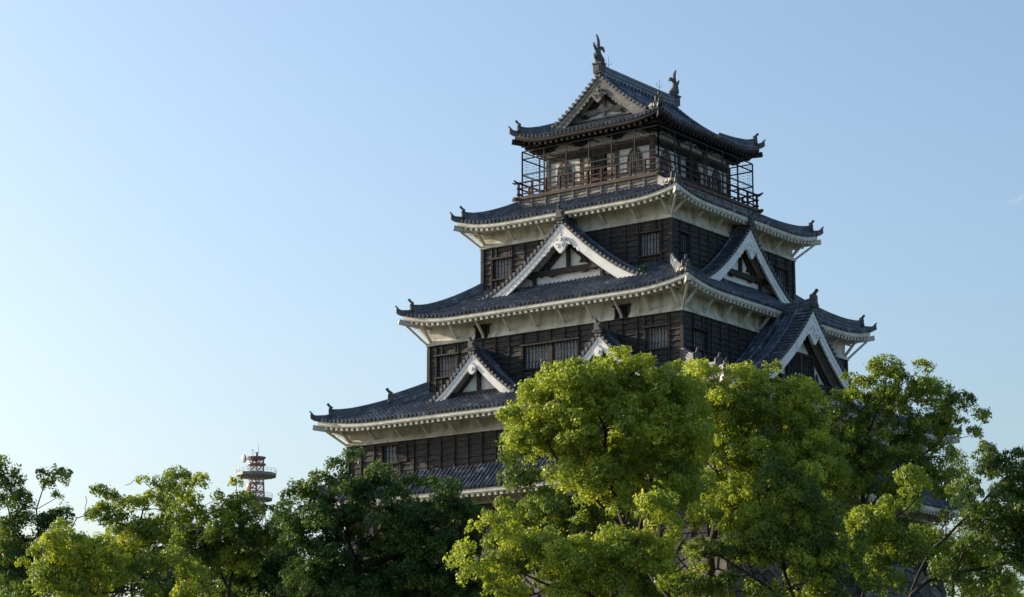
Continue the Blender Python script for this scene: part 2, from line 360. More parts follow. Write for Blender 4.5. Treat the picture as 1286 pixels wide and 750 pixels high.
def tier_roof(name, a, b, ai, bi, zm, zi, up, aw, bw, L=3.4, p=.3, white=True, struts=(), drop=.75, label=None, end_scale=1.0, stage=None):
    F = roof_funcs(a, b, ai, bi, zm, zi, up, L, p)
    mb = MB()
    for k, (P, A, B, SA, SB) in enumerate(F):
        sheet(mb, P, -A-.04, A+.04, lambda t, A=A, SA=SA: np.clip((A-np.abs(t))/SA, 0, 1), math.hypot(SB, zi-zm), k)
    ro = part('tiled_roof', mb, ['tile', 'tile_end'], keep, label=label)
    # eaves: fascia, rafters and soffit boards, in one piece that runs round
    mb = MB()
    for k, (P, A, B, SA, SB) in enumerate(F):
        W = (aw if k % 2 == 0 else bw); D = (bw if k % 2 == 0 else aw)
        t = np.linspace(-A, A, 61); e = P(t, t*0)
        def strip(y_in, y_out, z0, z1):
            G = np.stack([e+[0, y_out, z0], e+[0, y_out, z1], e+[0, y_in, z1], e+[0, y_in, z0], e+[0, y_out, z0]], 1)
            # mitre the ends so that the corners meet
            for c in range(5):
                yo = (y_out, y_out, y_in, y_in, y_out)[c]
                G[:, c, 0] = t*(A-yo)/A
            mb.grid(rot(G, k))
        strip(.14, 0.0, -.10, -.27)          # fascia
        strip(.30, .05, -.27, -.335)
        # soffit surface
        vw = (B-D)
        G0 = e+[0, .06, -.36]; G1 = e.copy(); G1[:, 1] = -D+.02; G1[:, 2] = zm-.36+.16+ (e[:, 2]-zm)*.35
        G0[:, 0] = t*(A-.06)/A; G1[:, 0] = t*(W/A)
        mb.grid(rot(np.stack([G0, G1], 1), k))
        # rafters
        n_ = int(2*A/.37); ts = (np.arange(n_)+.5)/n_*2*A-A
        for tt in ts:
            q = P(np.array([tt]), np.array([0.0]))[0]
            room = min(vw, (A-abs(tt))*vw/(A-W)) if A > W else vw
            inn = max(.35, room)
            z1 = zm-.40+.16*inn/vw + (q[2]-zm)*(1-.65*inn/vw)
            p0 = np.array([tt, q[1]+.07, q[2]-.41]); p1 = np.array([tt, q[1]+inn, z1])
            bb = MB(); bb.beam(p0, p1, .15, .15)
            mb.add(rot(np.concatenate(bb.v), k), bb.f)
    eo = part('eave_rafters', mb, 'white_trim' if white else 'dark_wood', ro)
    # hips
    for k, (P, A, B, SA, SB) in enumerate(F):
        vv = np.linspace(-.02, 1, 22); v2 = np.clip(vv, 0, 1)
        t_ = A - vv*SA; q = P(t_, v2); q[:, 1] = -(B-vv*SB); q[:, 2] += .03+.10*np.clip(1-(vv-.1)/.25, 0, 1)**2*(vv > .09)
        q = rot(q, k)
        d = q[0]-q[4]; d[2] = 0; d /= np.linalg.norm(d); ang = math.atan2(d[1], d[0])+math.pi/2
        # the upper ridge stops a little before the corner, a lower one runs to the tip
        hb = MB(); i0 = 3
        ridge_strip(hb, q[i0:], .27*end_scale, .40*end_scale, 0, 1)
        lower = q[:i0+2].copy(); tip = lower[0]+d*.20; tip[2] += .09
        lower = np.concatenate([[tip], lower]); ridge_strip(hb, lower, .22*end_scale, .17*end_scale, 0, 1)
        if stage:
            j0 = int(22*stage); up_ = q[j0:].copy(); ridge_strip(hb, up_, .34, .62, 0, 1)
            put_end_tile(ro, q[j0]+d*.06+np.array([0, 0, .28]), ang, .85)
        h_ = part('hip_ridge', hb, ['tile', 'tile_end'], ro)
        e1 = q[i0]+np.array([0, 0, .16*end_scale]); put_end_tile(ro, e1+d*.05, ang, round(.72*end_scale, 2))
        e2 = tip + np.array([0, 0, .02]); put_end_tile(ro, e2, ang, round(.42*end_scale, 2), 'corner_end_tile')
        # corner rafter
        cb = MB(); c0 = q[0]+d*.12-np.array([0, 0, .43]); c1 = q[0]-d*1.9-np.array([0, 0, .55]); c1[2] = min(c1[2], zm-.32)
        c0[2] -= .03
        cb.beam(c0, c1, .24, .27); part('corner_rafter', cb, 'white_trim' if white else 'dark_wood', ro)
    # struts under the eave
    for k in ((0, 1, 3) if struts else ()):
        P, A, B, SA, SB = F[k]; W = (aw if k % 2 == 0 else bw); D = (bw if k % 2 == 0 else aw)
        Ls = min(.95, (B-D)*.8); me = strut_mesh(Ls, drop)
        ts = np.linspace(-W+.12, W-.12, struts[k % 2]) if k != 3 else [-W+.12, W-.12]
        for tt in ts:
            q = rot(np.array([tt, -D, zm-.36+.14]), k)
            if abs(abs(tt)-(W-.12)) < .01:            # next to the corner: a diagonal one as well
                zc = q+np.array([0, 0, .1])
            part('eave_strut', me, None, eo, q, ROT[k])
    if struts:
        for sx, sy in ((-1, -1), (1, -1), (1, 1)):
            ang = math.atan2(sy, sx)+math.pi/2
            q = (sx*aw, sy*bw, zm-.36+.22); Ld = .95*1.42
            part('eave_strut', strut_mesh(Ld, drop+.3), None, eo, q, ang)
    return ro

# -------- walls
def split(lo, hi, step, holes):
    e = list(np.linspace(lo, hi, max(1, int(round((hi-lo)/step)))+1))
    for h in holes: e += [h[0], h[1]]
    e = sorted(x for x in e if lo-1e-6 <= x <= hi+1e-6); o = [e[0]]
    for x in e[1:]:
        if x-o[-1] > 1e-4: o.append(x)
    return o
def board_wall(W, D, z0, z1, holes, parent, k, mat='board', bh=.30, battens=.93, name='timber_wall'):
    """lapped boards with battens, window openings left open"""
    mb = MB(); rs = np.random.default_rng(int(abs(z0*31)+k*7+W*13))
    xs = split(-W, W, battens, [(h[0], h[1]) for h in holes])
    zs = split(z0, z1, bh, [])
    for a, b_ in zip(xs[:-1], xs[1:]):
        xc = (a+b_)/2
        nn = max(2, int((b_-a)/.16)+1)
        off = rs.uniform(-.03, .03)
        for za, zb in zip(zs[:-1], zs[1:]):
            segs = [(za+off*(za > z0), zb+off*(zb < z1))]
            for h in holes:
                if h[0]-1e-3 <= xc <= h[1]+1e-3:
                    ns = []
                    for s0, s1 in segs:
                        if s1 <= h[2] or s0 >= h[3]: ns.append((s0, s1)); continue
                        if s0 < h[2]: ns.append((s0, h[2]))
                        if s1 > h[3]: ns.append((h[3], s1))
                    segs = ns
            for s0, s1 in segs:
                if s1-s0 < .02: continue
                x = np.linspace(a, b_, nn)
                wob = np.cumsum(rs.normal(0, .012, nn)); wob -= wob.mean()
                out = .058+rs.normal(0, .010)+rs.normal(0, .006, nn)
                lo = np.stack([x, -(D+out), s0-.02+wob], -1); lo[:, 2] = np.maximum(lo[:, 2], z0)
                hi = np.stack([x, np.full(nn, -(D+.004+rs.uniform(0, .006))), np.full(nn, s1)+.004], -1)
                und = lo.copy(); und[:, 1] = -D
                mb.grid(np.stack([und, lo, hi], 1), 0)
    for x in xs[1:-1]:
        segs = [(z0, z1)]
        for h in holes:
            if h[0]+.02 < x < h[1]-.02: segs = [s2 for s2 in ((z0, h[2]), (h[3], z1)) if s2[1]-s2[0] > .05]
        for s0, s1 in segs: mb.b2((x-.035, -(D+.10), s0), (x+.035, -(D-.01), s1), 0)
    for h in []: pass
    if k % 2 == 0:
        for sx in (-1, 1): mb.b2((sx*(W+.01)-.10, -(D+.11), z0), (sx*(W+.01)+.10, -(D-.09), z1-.004), 0)
    # backing
    for a, b_ in zip(xs[:-1], xs[1:]):
        xc = (a+b_)/2; segs = [(z0, z1)]
        for h in holes:
            if h[0]-1e-3 <= xc <= h[1]+1e-3: segs = [(z0, h[2]), (h[3], z1)]
        for s0, s1 in segs:
            if s1-s0 > .01: mb.add([(a, -D+.05, s0), (b_, -D+.05, s0), (b_, -D+.05, s1), (a, -D+.05, s1)], [(0, 1, 2, 3)], 0)
    return part(name, mb, mat, parent, rz=ROT[k])
def plaster_wall(W, D, z0, z1, holes, parent, k, name='plaster_wall', ledge=True):
    mb = MB(); xs = split(-W, W, 100, [(h[0], h[1]) for h in holes]); zs = split(z0, z1, 100, [(h[2], h[3]) for h in holes])
    for a, b_ in zip(xs[:-1], xs[1:]):
        for c, d in zip(zs[:-1], zs[1:]):
            if any(h[0] < (a+b_)/2 < h[1] and h[2] < (c+d)/2 < h[3] for h in holes): continue
            mb.add([(a, -D, c), (b_, -D, c), (b_, -D, d), (a, -D, d)], [(0, 1, 2, 3)])
    if ledge:
        mb2 = [(-D-.17, z0-.05), (-D-.17, z0+.01), (-D-.13, z0+.05), (-D-.002, z0+.30), (-D-.002, z0-.05)]
        # drip ledge that flares out over the boards
        for a, b_ in zip(xs[:-1], xs[1:]):
            if any(h[0] < (a+b_)/2 < h[1] and h[2] < z0+.3 for h in holes): continue
            a2 = a-.17*(a == xs[0]); b2_ = b_+.17*(b_ == xs[-1])
            V = []
            for y, z in mb2:
                o = -D-y
                V += [(a-(o if a == xs[0] else 0), y, z), (b_+(o if b_ == xs[-1] else 0), y, z)]
            n_ = len(mb2)
            mb.add(V, [(2*i, 2*i+1, 2*((i+1) % n_)+1, 2*((i+1) % n_)) for i in range(n_)])
    return part(name, mb, 'plaster', parent, rz=ROT[k])
def window(W, D, h, parent, k, bars=None, double=False, hatch=None, pane='pane', shelf=True):
    """barred window in the opening h = (x0, x1, z0, z1)"""
    x0, x1, z0, z1 = h; f = MB(); w = x1-x0
    dpt = .24
    for a, b_ in ((x0, x0+.07), (x1-.07, x1)): f.b2((a, -D-.10, z0), (b_, -D+dpt, z1))
    f.b2((x0-.10, -D-.16, z1), (x1+.10, -D+dpt, z1+.09)); f.b2((x0-.10, -D-.16, z0-.07), (x1+.10, -D+dpt, z0))
    mids = []
    if double:
        xm = (x0+x1)/2; f.b2((xm-.13, -D-.06, z0), (xm+.13, -D+dpt-.02, z1)); mids = [xm]
    wo = part('window', f, 'beam', parent)
    pb = MB(); pb.b2((x0+.07, -D+.10, z0), (x1-.07, -D+.13, z1)); part('window_pane', pb, pane, wo)
    bb = MB(); n_ = bars or max(3, int(w/.21))
    for i in range(n_):
        x = x0+.07+(w-.14)*(i+.5)/n_+rng.normal(0, .008)
        if any(abs(x-m_) < .19 for m_ in mids): continue
        bb.b2((x-.034, -D-.01, z0), (x+.034, -D+.05, z1))
    for q in (.3, .7):
        zz = z0+(z1-z0)*q; bb.b2((x0+.07, -D+.07, zz-.012), (x1-.07, -D+.095, zz+.012))
    part('window_bars', bb, 'board', wo)
    return wo

# -------- gables
def gable(cx, yp, zf, W, wall_foot, back, k, over=.5, barge_h=.46, kind='A', ridge_h=.42, ridge_w=.3, desc=1, name='gable', endsc=1.0, vent=True, xdesc=.93, white='gable_white', verge_mi=0, ridge_back=None, dfrac=.86, bfrac=.985):
    """dormer gable in the front frame: plane at y = -yp, centre cx, profile zf(x) of the tile bed, running back to y = -back"""
    y0 = -yp-over; yb = -back
    Lr = sum(math.hypot(W/30, float(zf(W*(i+1)/30)-zf(W*i/30))) for i in range(30))
    mb = MB()
    VW = over+.28                                       # verge strip of sideways tiles
    for sx in (-1, 1):
        def P(t, v, sx=sx):
            x = W*(1-np.asarray(v, float)); return np.stack([cx+sx*x, np.asarray(t, float)+0*x, zf(x)], -1)
        sheet(mb, P, y0+VW, yb, lambda t: np.ones_like(t), Lr, None, ends=False)
        # verge bed slab
        xs = np.linspace(0, W, 26); z = zf(xs)
        G = np.stack([np.stack([cx+sx*xs, np.full(26, y), z+dz], -1) for y, dz in ((y0+VW+.02, .02), (y0, .02), (y0, -.10), (y0+VW+.02, -.10))], 1); mb.grid(G)
        # sideways round tiles
        arc = np.concatenate([[0], np.cumsum(np.hypot(np.diff(xs), np.diff(z)))]); nT = int(arc[-1]/.29)
        for i in range(nT):
            s0 = (i+.35)*arc[-1]/nT; x_ = np.interp(s0, arc, xs); z_ = float(zf(x_))
            dz = float(zf(x_+.05)-zf(x_))/.05; nn = np.array([-dz*sx, 0, 1.0]); nn /= np.linalg.norm(nn)
            c = np.array([cx+sx*x_, 0, z_])+nn*.045
            a1 = c+[0, y0-.05, 0]; a2 = c+[0, y0+VW, 0]
            mb.tube([a1, a2], .085, 10, cap=False)
            an = np.arange(10)*2*math.pi/10
            mb.add([a1+[.10*math.cos(q), -.01, .10*math.sin(q)] for q in an], [tuple(range(10))], 1)
            mb.add([a1+[.10*math.cos(q), yy, .10*math.sin(q)] for yy in (-.01, .06) for q in an], [(j, (j+1) % 10, 10+(j+1) % 10, 10+j) for j in range(10)], 0)
        # descending ridges along the slope
        for j in range(desc):
            yy = y0+VW+.02+(0 if j == 0 else .95*j)
            xx = np.linspace(.1, W*xdesc if j == 0 else W*dfrac, 24); pts = np.stack([cx+sx*xx, np.full(24, yy), zf(xx)+.05], -1)
            ridge_strip(mb, pts, .2, .2 if j == 0 else .26, 0, 1)
    go = part(name, mb, ['tile', 'tile_end'], keep, rz=ROT[k])
    if desc > 1:
        for sx in (-1, 1):
            xx = W*dfrac; put_end_tile(go, (cx+sx*(xx+.05), y0+VW+.97, float(zf(xx))+.18), sx*math.pi/2, .55)
    # main ridge
    rb = ridge_back if ridge_back is not None else back
    mb = MB(); zt = float(zf(0.0)); ridge_strip(mb, [(cx, y0+.02, zt+.16), (cx, y0+.25, zt+.10), (cx, y0+.55, zt+.05), (cx, y0+1.0, zt+.01), (cx, -rb-.1 if -rb-.1 > y0+1.05 else y0+1.05, zt), (cx, max(-rb, y0+1.1), zt)], ridge_w, ridge_h, 0, 1)
    part('main_ridge', mb, ['tile', 'tile_end'], go)
    if endsc: put_end_tile(go, (cx, y0-.02, zt+ridge_h*.4+.1), 0, endsc)
    # bargeboards (both sides), moulded in two layers with a thicker foot
    mb = MB(); N_ = 32
    for sx in (-1, 1):
        for (yy, th, o0, hh) in ((y0+.06, .12, -.11, barge_h), (y0+.03, .04, -.11, barge_h*.42)):
            xs = np.linspace(0, W*bfrac, N_); z = zf(xs)+o0
            hgt = hh*(1+.45*(xs/W)**3)
            dz = np.gradient(zf(xs), xs); nrm = np.stack([-dz*sx*sx, np.ones(N_)], -1); nrm /= np.linalg.norm(nrm, axis=1)[:, None]
            xl = xs+nrm[:, 0]*-hgt*1.0; zl = z-nrm[:, 1]*hgt
            m0 = xl < 0; zl = np.where(m0, zl, zl)
            # clip the lower edge at the centre line
            xl_c = np.maximum(xl, 0.0)
            if m0.any():
                j = np.argmax(~m0); zl = np.where(m0, zl[j] + (0-xl[j])*(zl[min(j+3, N_-1)]-zl[j])/(xl[min(j+3, N_-1)]-xl[j]+1e-9), zl)
            G = np.stack([np.stack([cx+sx*q, np.full(N_, yv), zz], -1) for q, yv, zz in ((xs, yy, z), (xl_c, yy, zl), (xl_c, yy+th, zl), (xs, yy+th, z), (xs, yy, z))], 1)
            mb.grid(G)
            mb.add([G[-1][i] for i in range(4)], [(0, 1, 2, 3)])
    part('bargeboard', mb, white, go)
    # underside of the overhang
    mb = MB(); xs = np.linspace(0, W, 20); z = zf(xs)-.12
    for sx in (-1, 1): mb.grid(np.stack([np.stack([cx+sx*xs, np.full(20, yv), z], -1) for yv in (y0+.06, -yp+.42)], 1))
    part('gable_soffit', mb, 'white_trim', go)
    # plaster field
    mb = MB(); zfoot = wall_foot-.5; ypl = -yp+.30
    xs = np.linspace(-W, W, 41); zt_ = zf(np.abs(xs))-.10
    ok = zt_ > zfoot; xs = xs[ok]; zt_ = zt_[ok]
    mb.grid(np.stack([np.stack([cx+xs, np.full(len(xs), ypl), np.full(len(xs), zfoot)], -1), np.stack([cx+xs, np.full(len(xs), ypl), zt_], -1)], 1))
    part('gable_wall', mb, 'gable_white', go)
    # timbers
    H = zt-wall_foot; mb = MB(); yt = ypl-.10
    zb = wall_foot+H*(.29 if kind == 'A' else .2)
    # half width at that height
    xs = np.linspace(0, W, 200); hw = xs[np.argmin(np.abs(zf(xs)-.45-zb))]
    if kind in 'AB':
        hb = .24 if kind == 'A' else .18
        o = [(-hw-.1, zb-.12), (-hw-.1, zb+hb-.1), (hw+.1, zb+hb-.1), (hw+.1, zb-.12), (hw*.55, zb-.14), (hw*.45, zb-.28), (hw*.3, zb-.16), (-hw*.3, zb-.16), (-hw*.45, zb-.28), (-hw*.55, zb-.14)]
        if kind == 'B': o = o[:4]
        mb.prism([(cx+x, z) for x, z in o], yt-.14, yt+.06)
        kz = zf(0.0)-.9
        mb.b2((cx-.11, yt-.05, zb), (cx+.11, yt+.07, zt-.6))
        for sx in (-1, 1):
            mb.b2((cx+sx*(hw-.05)-.14, yt-.34, zb-.20), (cx+sx*(hw-.05)+.14, yt+.05, zb+.10))
            if kind == 'A': mb.b2((cx+sx*(hw-.25)-.09, yt-.1, wall_foot-.3), (cx+sx*(hw-.25)+.09, yt+.05, zb-.1))
    # rafters parallel to the slope
    xr = np.linspace(.0, hw*1.02, 12)
    for sx in (-1, 1):
        for (off, wd) in ((barge_h+.30, .15), (barge_h+.62, .13)) if kind != 'B' else ((barge_h+.28, .16),):
            P0 = [(cx+sx*x, yt, float(zf(x))-off-.05) for x in xr]
            for p0, p1 in zip(P0[:-1], P0[1:]):
                if p1[2] > zb-.3: mb.beam(p0, p1, .12, wd)
    if mb.n: tb = part('gable_timbers', mb, 'beam', go)
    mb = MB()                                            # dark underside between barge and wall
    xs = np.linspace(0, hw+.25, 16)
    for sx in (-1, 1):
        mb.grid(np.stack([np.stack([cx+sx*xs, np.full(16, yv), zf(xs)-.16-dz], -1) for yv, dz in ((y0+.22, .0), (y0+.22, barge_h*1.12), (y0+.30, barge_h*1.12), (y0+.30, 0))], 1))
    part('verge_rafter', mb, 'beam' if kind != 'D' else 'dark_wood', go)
    if kind == 'A' and vent:
        for sx in ((1,) if vent == 1 else (-1, 1)):
            xv = cx+sx*hw*.42; zv = zb+.32
            f = MB(); f.prism([(xv-.30, zv), (xv+.30, zv), (xv, zv+.55)], yt-.03, yt+.08); v_ = part('gable_vent', f, 'beam', go)
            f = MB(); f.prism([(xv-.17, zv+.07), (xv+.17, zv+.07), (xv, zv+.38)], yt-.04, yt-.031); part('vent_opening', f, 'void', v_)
    # pendant
    mb = MB(); sc = barge_h/.46; zp = zt-.11-barge_h*2.3
    if kind == 'B':
        an = np.arange(6)*math.pi/3+math.pi/6
        mb.prism([(cx+.26*math.cos(q), zp-.02+.30*math.sin(q)) for q in an], y0-.02, y0+.13)
        mb.tube([(cx, y0-.08, zp), (cx, y0, zp)], .10, 8)
    else:
        half = [(0, .30), (.20, .26), (.34, .10), (.30, -.02), (.44, .00), (.60, -.10), (.66, -.24), (.56, -.22), (.46, -.16), (.40, -.26), (.26, -.44), (.12, -.60), (0, -.68)]
        o = [(cx+x*sc, zp+z*sc) for x, z in half]+[(cx-x*sc, zp+z*sc) for x, z in half[-2:0:-1]]
        mb.prism(o, y0-.04, y0+.12)
        mb.tube([(cx, y0-.12, zp+.12*sc), (cx, y0-.03, zp+.12*sc)], .11*sc, 8)
        for sx in (-1, 1):                               # scrolls
            q = np.linspace(0, 4.4, 14); rr_ = .04+.028*q
            mb.tube(np.stack([cx+sx*(.24*sc+rr_*np.cos(q)*sc), np.full(14, y0-.06), zp-.18*sc+rr_*np.sin(q)*sc], -1), .028*sc, 5)
            for i in range(3): mb.tube([(cx+sx*.05*sc, y0-.05, zp+(.15+.05*i)*sc), (cx+sx*(.2+.06*i)*sc, y0-.07, zp+(.25-.07*i)*sc)], .03*sc, 5)
            # scalloped lower edge of the barge beside it
            for i in range(3 if kind == 'A' else 5):
                x_ = (.62+.24*i)*sc; z_ = float(zf(x_))-.11-barge_h*1.18
                mb.prism([(cx+sx*(x_-.12), z_+.12), (cx+sx*(x_+.12), z_-.06), (cx+sx*(x_+.06), z_-.18), (cx+sx*(x_-.05), z_-.12)], y0+.05, y0+.12)
    part('gable_pendant', mb, white, go)
    return go, hw, zb

def prof(zfoot, H, W, p): return lambda x: zfoot+H*np.clip(1-np.asarray(x, float)/W, 0, 1.0)**p

Z1, Z2, Z3, Z4 = 17.6, 21.42, 27.0, 32.66                # heights where boards give way to plaster
# tier 1 (lowest skirt roof) and the walls it shelters
R1 = tier_roof('r1', 13.45, 12.45, 12.0, 11.06, 18.25, 19.62, .35, 12.0, 11.04, struts=(13, 12), drop=.45, p=.1, L=2.6, label='lowest narrow skirt roof half hidden by the trees')
R2 = tier_roof('r2', 13.06, 12.5, 8.28, 8.65, 22.42, 24.35, .40, 12.0, 11.04, struts=(14, 13), drop=.62, p=.25, L=4.2, stage=.66, label='second roof from the bottom, wide grey tiled')
R3 = tier_roof('r3', 9.34, 9.76, 6.26, 6.42, 28.28, 30.3, .46, 8.28, 8.65, struts=(10, 10), drop=.95, p=.3, L=3.8, label='third roof, tiled, above the cream plaster band')
R4 = tier_roof('r4', 7.32, 7.5, 4.82, 5.18, 33.80, 34.98, .46, 6.26, 6.42, struts=(7, 7), drop=.75, p=.25, L=3.4, label='fourth roof just below the balcony')
R5 = tier_roof('r5', 4.9, 5.28, 3.2, 3.62, 38.98, 39.73, .40, 3.55, 3.95, white=False, p=.1, L=2.6, end_scale=1.0, label='top hip and gable roof skirt')

for k in range(4):
    sw = k % 2
    W, D = ((12.0, 11.04), (11.04, 12.0))[sw]
    h1 = [(-.95, .35, 16.4, 17.45), (-7.2, -6.0, 16.4, 17.45)] if k == 0 else ([(-6, -4.8, 16.3, 17.3), (2, 3.2, 16.3, 17.3)] if k == 1 else [])
    w1 = board_wall(W, D, 14.86, Z1, h1, keep, k)
    for h in h1: window(W, D, h, w1, k)
    plaster_wall(W, D, Z1, 18.2, [], keep, k)
    h2 = [(-9.62, -8.45, 20.25, 21.2)] if k == 0 else ([(-9, -7.8, 20.3, 21.2)] if k == 1 else [])
    w2 = board_wall(W, D, 19.5, Z2, h2, keep, k)
    for h in h2:
        window(W, D, h, w2, k, bars=4)
        mb = MB(); mb.b2((h[1]+.1, -D-.09, h[2]), (h[1]+.62, -D-.05, h[3]+.05))
        for q in (.2, .5, .8): mb.b2((h[1]+.1, -D-.11, h[2]+(h[3]-h[2])*q), (h[1]+.62, -D-.09, h[2]+(h[3]-h[2])*q+.05))
        part('window_shutter', mb, 'dark_wood', w2, rz=ROT[k]).matrix_parent_inverse = Matrix.Rotation(-ROT[k], 4, 'Z')
    if k == 0:
        for x in (-6.7, -5.3, -1.6, 1.5):
            mb = MB(); mb.b2((x-.12, -D-.05, 20.3), (x+.12, -D-.045, 20.55)); part('loophole', mb, 'void', w2)
    plaster_wall(W, D, Z2, 22.35, [], keep, k)
    # third storey
    W, D = ((8.28, 8.65), (8.65, 8.28))[sw]
    h3 = [(-7.78, -6.25, 25.15, 26.32), (-1.88, 1.82, 24.95, 26.22), (6.0, 7.5, 25.12, 26.28)] if k == 0 else ([(-7.75, -6.35, 25.15, 26.15), (6.3, 7.7, 25.15, 26.15)] if k == 1 else [])
    w3 = board_wall(W, D, 23.6, Z3, h3, keep, k)
    for h in h3: window(W, D, h, w3, k, double=(h[1]-h[0] > 2))
    hp = [(-5.05, -4.13, 26.99, 27.66), (4.15, 5.07, 26.99, 27.62)] if k == 0 else []
    p3 = plaster_wall(W, D, Z3, 28.2, hp, keep, k)
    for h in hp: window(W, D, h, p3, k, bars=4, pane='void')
    # fourth storey
    W, D = ((6.26, 6.42), (6.42, 6.26))[sw]
    h4 = [(-5.62, -4.22, 30.78, 31.92), (4.18, 5.66, 30.75, 31.98)] if k == 0 else ([(-5.65, -4.75, 30.95, 31.98), (4.4, 5.75, 30.9, 31.9)] if k == 1 else [])
    w4 = board_wall(W, D, 29.6, Z4, h4, keep, k)
    for h in h4: window(W, D, h, w4, k)
    plaster_wall(W, D, Z4, 33.72, [], keep, k)
    # boarded skirt under the balcony
    W, D = ((4.72, 5.12), (5.12, 4.72))[sw]
    board_wall(W, D, 34.6, 35.56, [], keep, k, mat='grey_board', bh=.2, battens=.95, name='balcony_skirt')

# dormer gables
gable(0, 7.25, prof(29.3, 3.8, 5.7, 1.45), 5.7, 29.45, 6.35, 0, kind='A', barge_h=.45, endsc=.8, ridge_h=.30)
gable(0, 6.85, prof(29.45, 3.75, 5.15, 1.43), 5.15, 29.55, 6.2, 1, kind='A', barge_h=.45, endsc=.8, ridge_h=.30)
for cx in (-4.12, 4.12):
    gable(cx, 9.82, prof(23.1, 2.87, 3.75, 1.42), 3.75, 23.3, 8.6, 0, kind='B', barge_h=.36, ridge_h=.27, ridge_w=.24, endsc=.72, over=.42)
for k in (1, 3):
    go, hw, zb = gable(0, 10.52, prof(23.15, 5.0, 8.5, 1.9), 8.5, 23.4, 8.2, k, kind='C', barge_h=.50, ridge_h=.44, ridge_w=.34, desc=2, endsc=.95, over=.6, xdesc=.8, dfrac=.78, bfrac=.80)
    ypl = -10.52+.30-.02
    mb = MB()                                            # barred opening, beam and brackets of the big gable
    zb = 24.05
    mb.prism([(-2.9, zb-.22), (-2.9, zb+.26), (2.9, zb+.26), (2.9, zb-.22)], ypl-.34, ypl-.02)
    for x in (-2.6, 2.6): mb.b2((x-.3, ypl-.50, zb-.12), (x+.3, ypl-.02, zb+.18))
    for x in (-2.2, 2.2): mb.b2((x-.12, ypl-.2, 23.2), (x+.12, ypl-.01, zb-.2))
    part('gable_beam', mb, 'beam', go)
    mb = MB(); 
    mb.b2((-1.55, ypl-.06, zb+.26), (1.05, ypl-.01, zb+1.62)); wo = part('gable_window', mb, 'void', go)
    mb = MB()
    for i in range(15): 
        x = -1.5+i*.18
        if x < 1.05: mb.b2((x-.04, ypl-.16, zb+.26), (x+.04, ypl-.08, zb+1.6))
    for x, w_ in ((-1.6, .12), (-.25, .2), (1.1, .12)): mb.b2((x-w_/2, ypl-.2, zb+.26), (x+w_/2, ypl-.01, zb+1.7))
    mb.b2((-1.7, ypl-.22, zb+1.6), (1.2, ypl-.01, zb+1.74))
    part('window_bars', mb, 'board', wo)
    f = MB(); f.prism([(1.45, zb+.36), (1.85, zb+.36), (1.65, zb+.86)], ypl-.08, ypl-.01); v_ = part('gable_vent', f, 'dark_wood', go)

# top roof: upper part with its two gable ends
def zt5(x): return 38.98+3.30*np.clip(1-np.asarray(x, float)/4.9, 0, 1)**1.42+ .03
for k in (0, 2):
    go, hw, zb = gable(0, 3.62, zt5, 3.28, 39.8, -.001, k, kind='D', barge_h=.40, ridge_h=.62, ridge_w=.42, endsc=0, over=.42, white='grey_board', xdesc=.97, ridge_back=0.0)
    ypl = -3.62+.26; mb = MB()
    mb.b2((-1.75, ypl-.16, 40.30), (1.75, ypl-.01, 40.52)); mb.b2((-2.3, ypl-.16, 39.92), (2.3, ypl-.01, 40.02))
    for x in (-1.6, 0, 1.6): mb.b2((x-.09, ypl-.14, 39.9), (x+.09, ypl-.01, 40.3))
    mb.b2((-.1, ypl-.14, 40.5), (.1, ypl-.01, 41.3))
    for sx in (-1, 1): mb.prism([(sx*.5, 40.30), (sx*.62, 40.2), (sx*1.1, 40.2), (sx*1.2, 40.30)], ypl-.14, ypl-.02)
    part('gable_lattice', mb, 'grey_board', go)
# row of pierced tiles along the main ridge, ridge-end blocks, fish, rods
mb = MB()
for sx in (-1, 1):
    for i in range(22):
        y = -3.75+i*7.5/21; mb.tube([(sx*.20, y, 42.30), (sx*.31, y, 42.30)], .085, 8)
mb.b2((-.24, -3.8, 42.2), (.24, 3.8, 42.40))
part('ridge_ornament_row', mb, 'tile', keep)
def fish():
    mb = MB()
    mb.b2((-.26, -.20, -.55), (.26, .24, .0)); mb.b2((-.31, -.25, -.04), (.31, .29, .05)); mb.b2((-.17, -.24, -.45), (.17, -.19, -.12))
    q = np.array([(0, .18, .05), (0, .12, .22), (0, -.02, .42), (0, -.08, .66), (0, -.03, .90), (0, .03, 1.08)])
    mb.tube(q, [.24, .30, .25, .19, .14, .09], 9)
    mb.tube([(0, .30, .0), (0, .46, .10), (0, .50, .26)], [.2, .17, .05], 7)      # snout
    def fin(o, x0=-.04, x1=.04):
        n_ = len(o); v = [(x0, y, z) for y, z in o]+[(x1, y, z) for y, z in o]
        mb.add(v, [tuple(range(n_)), tuple(range(2*n_-1, n_-1, -1))]+[(i, n_+i, n_+(i+1) % n_, (i+1) % n_) for i in range(n_)])
    fin([(-.02, 1.0), (.10, 1.18), (.08, 1.38), (-.06, 1.60), (-.20, 1.72), (-.14, 1.52), (-.10, 1.30), (-.14, 1.1)])
    fin([(.05, .98), (.26, 1.12), (.48, 1.10), (.58, .92), (.56, .82), (.42, .92), (.24, .90), (.08, .84)])
    fin([(-.10, .86), (-.30, .98), (-.50, 1.18), (-.48, .98), (-.36, .78), (-.16, .70)])
    fin([(-.2, .15), (-.42, .30), (-.46, .52), (-.36, .42), (-.24, .50), (-.2, .30)])
    for z in (.35, .6, .82):
        mb.tube([(0, -.14, z), (0, -.27, z+.05), (0, -.31, z+.14)], [.05, .04, .015], 5)
    return mb
fm = fish().mesh('fish_finial', 'ornament')
part('fish_finial', fm, None, keep, (0, -3.95, 42.98), 0); part('fish_finial', fm, None, keep, (0, 3.95, 42.98), math.pi)
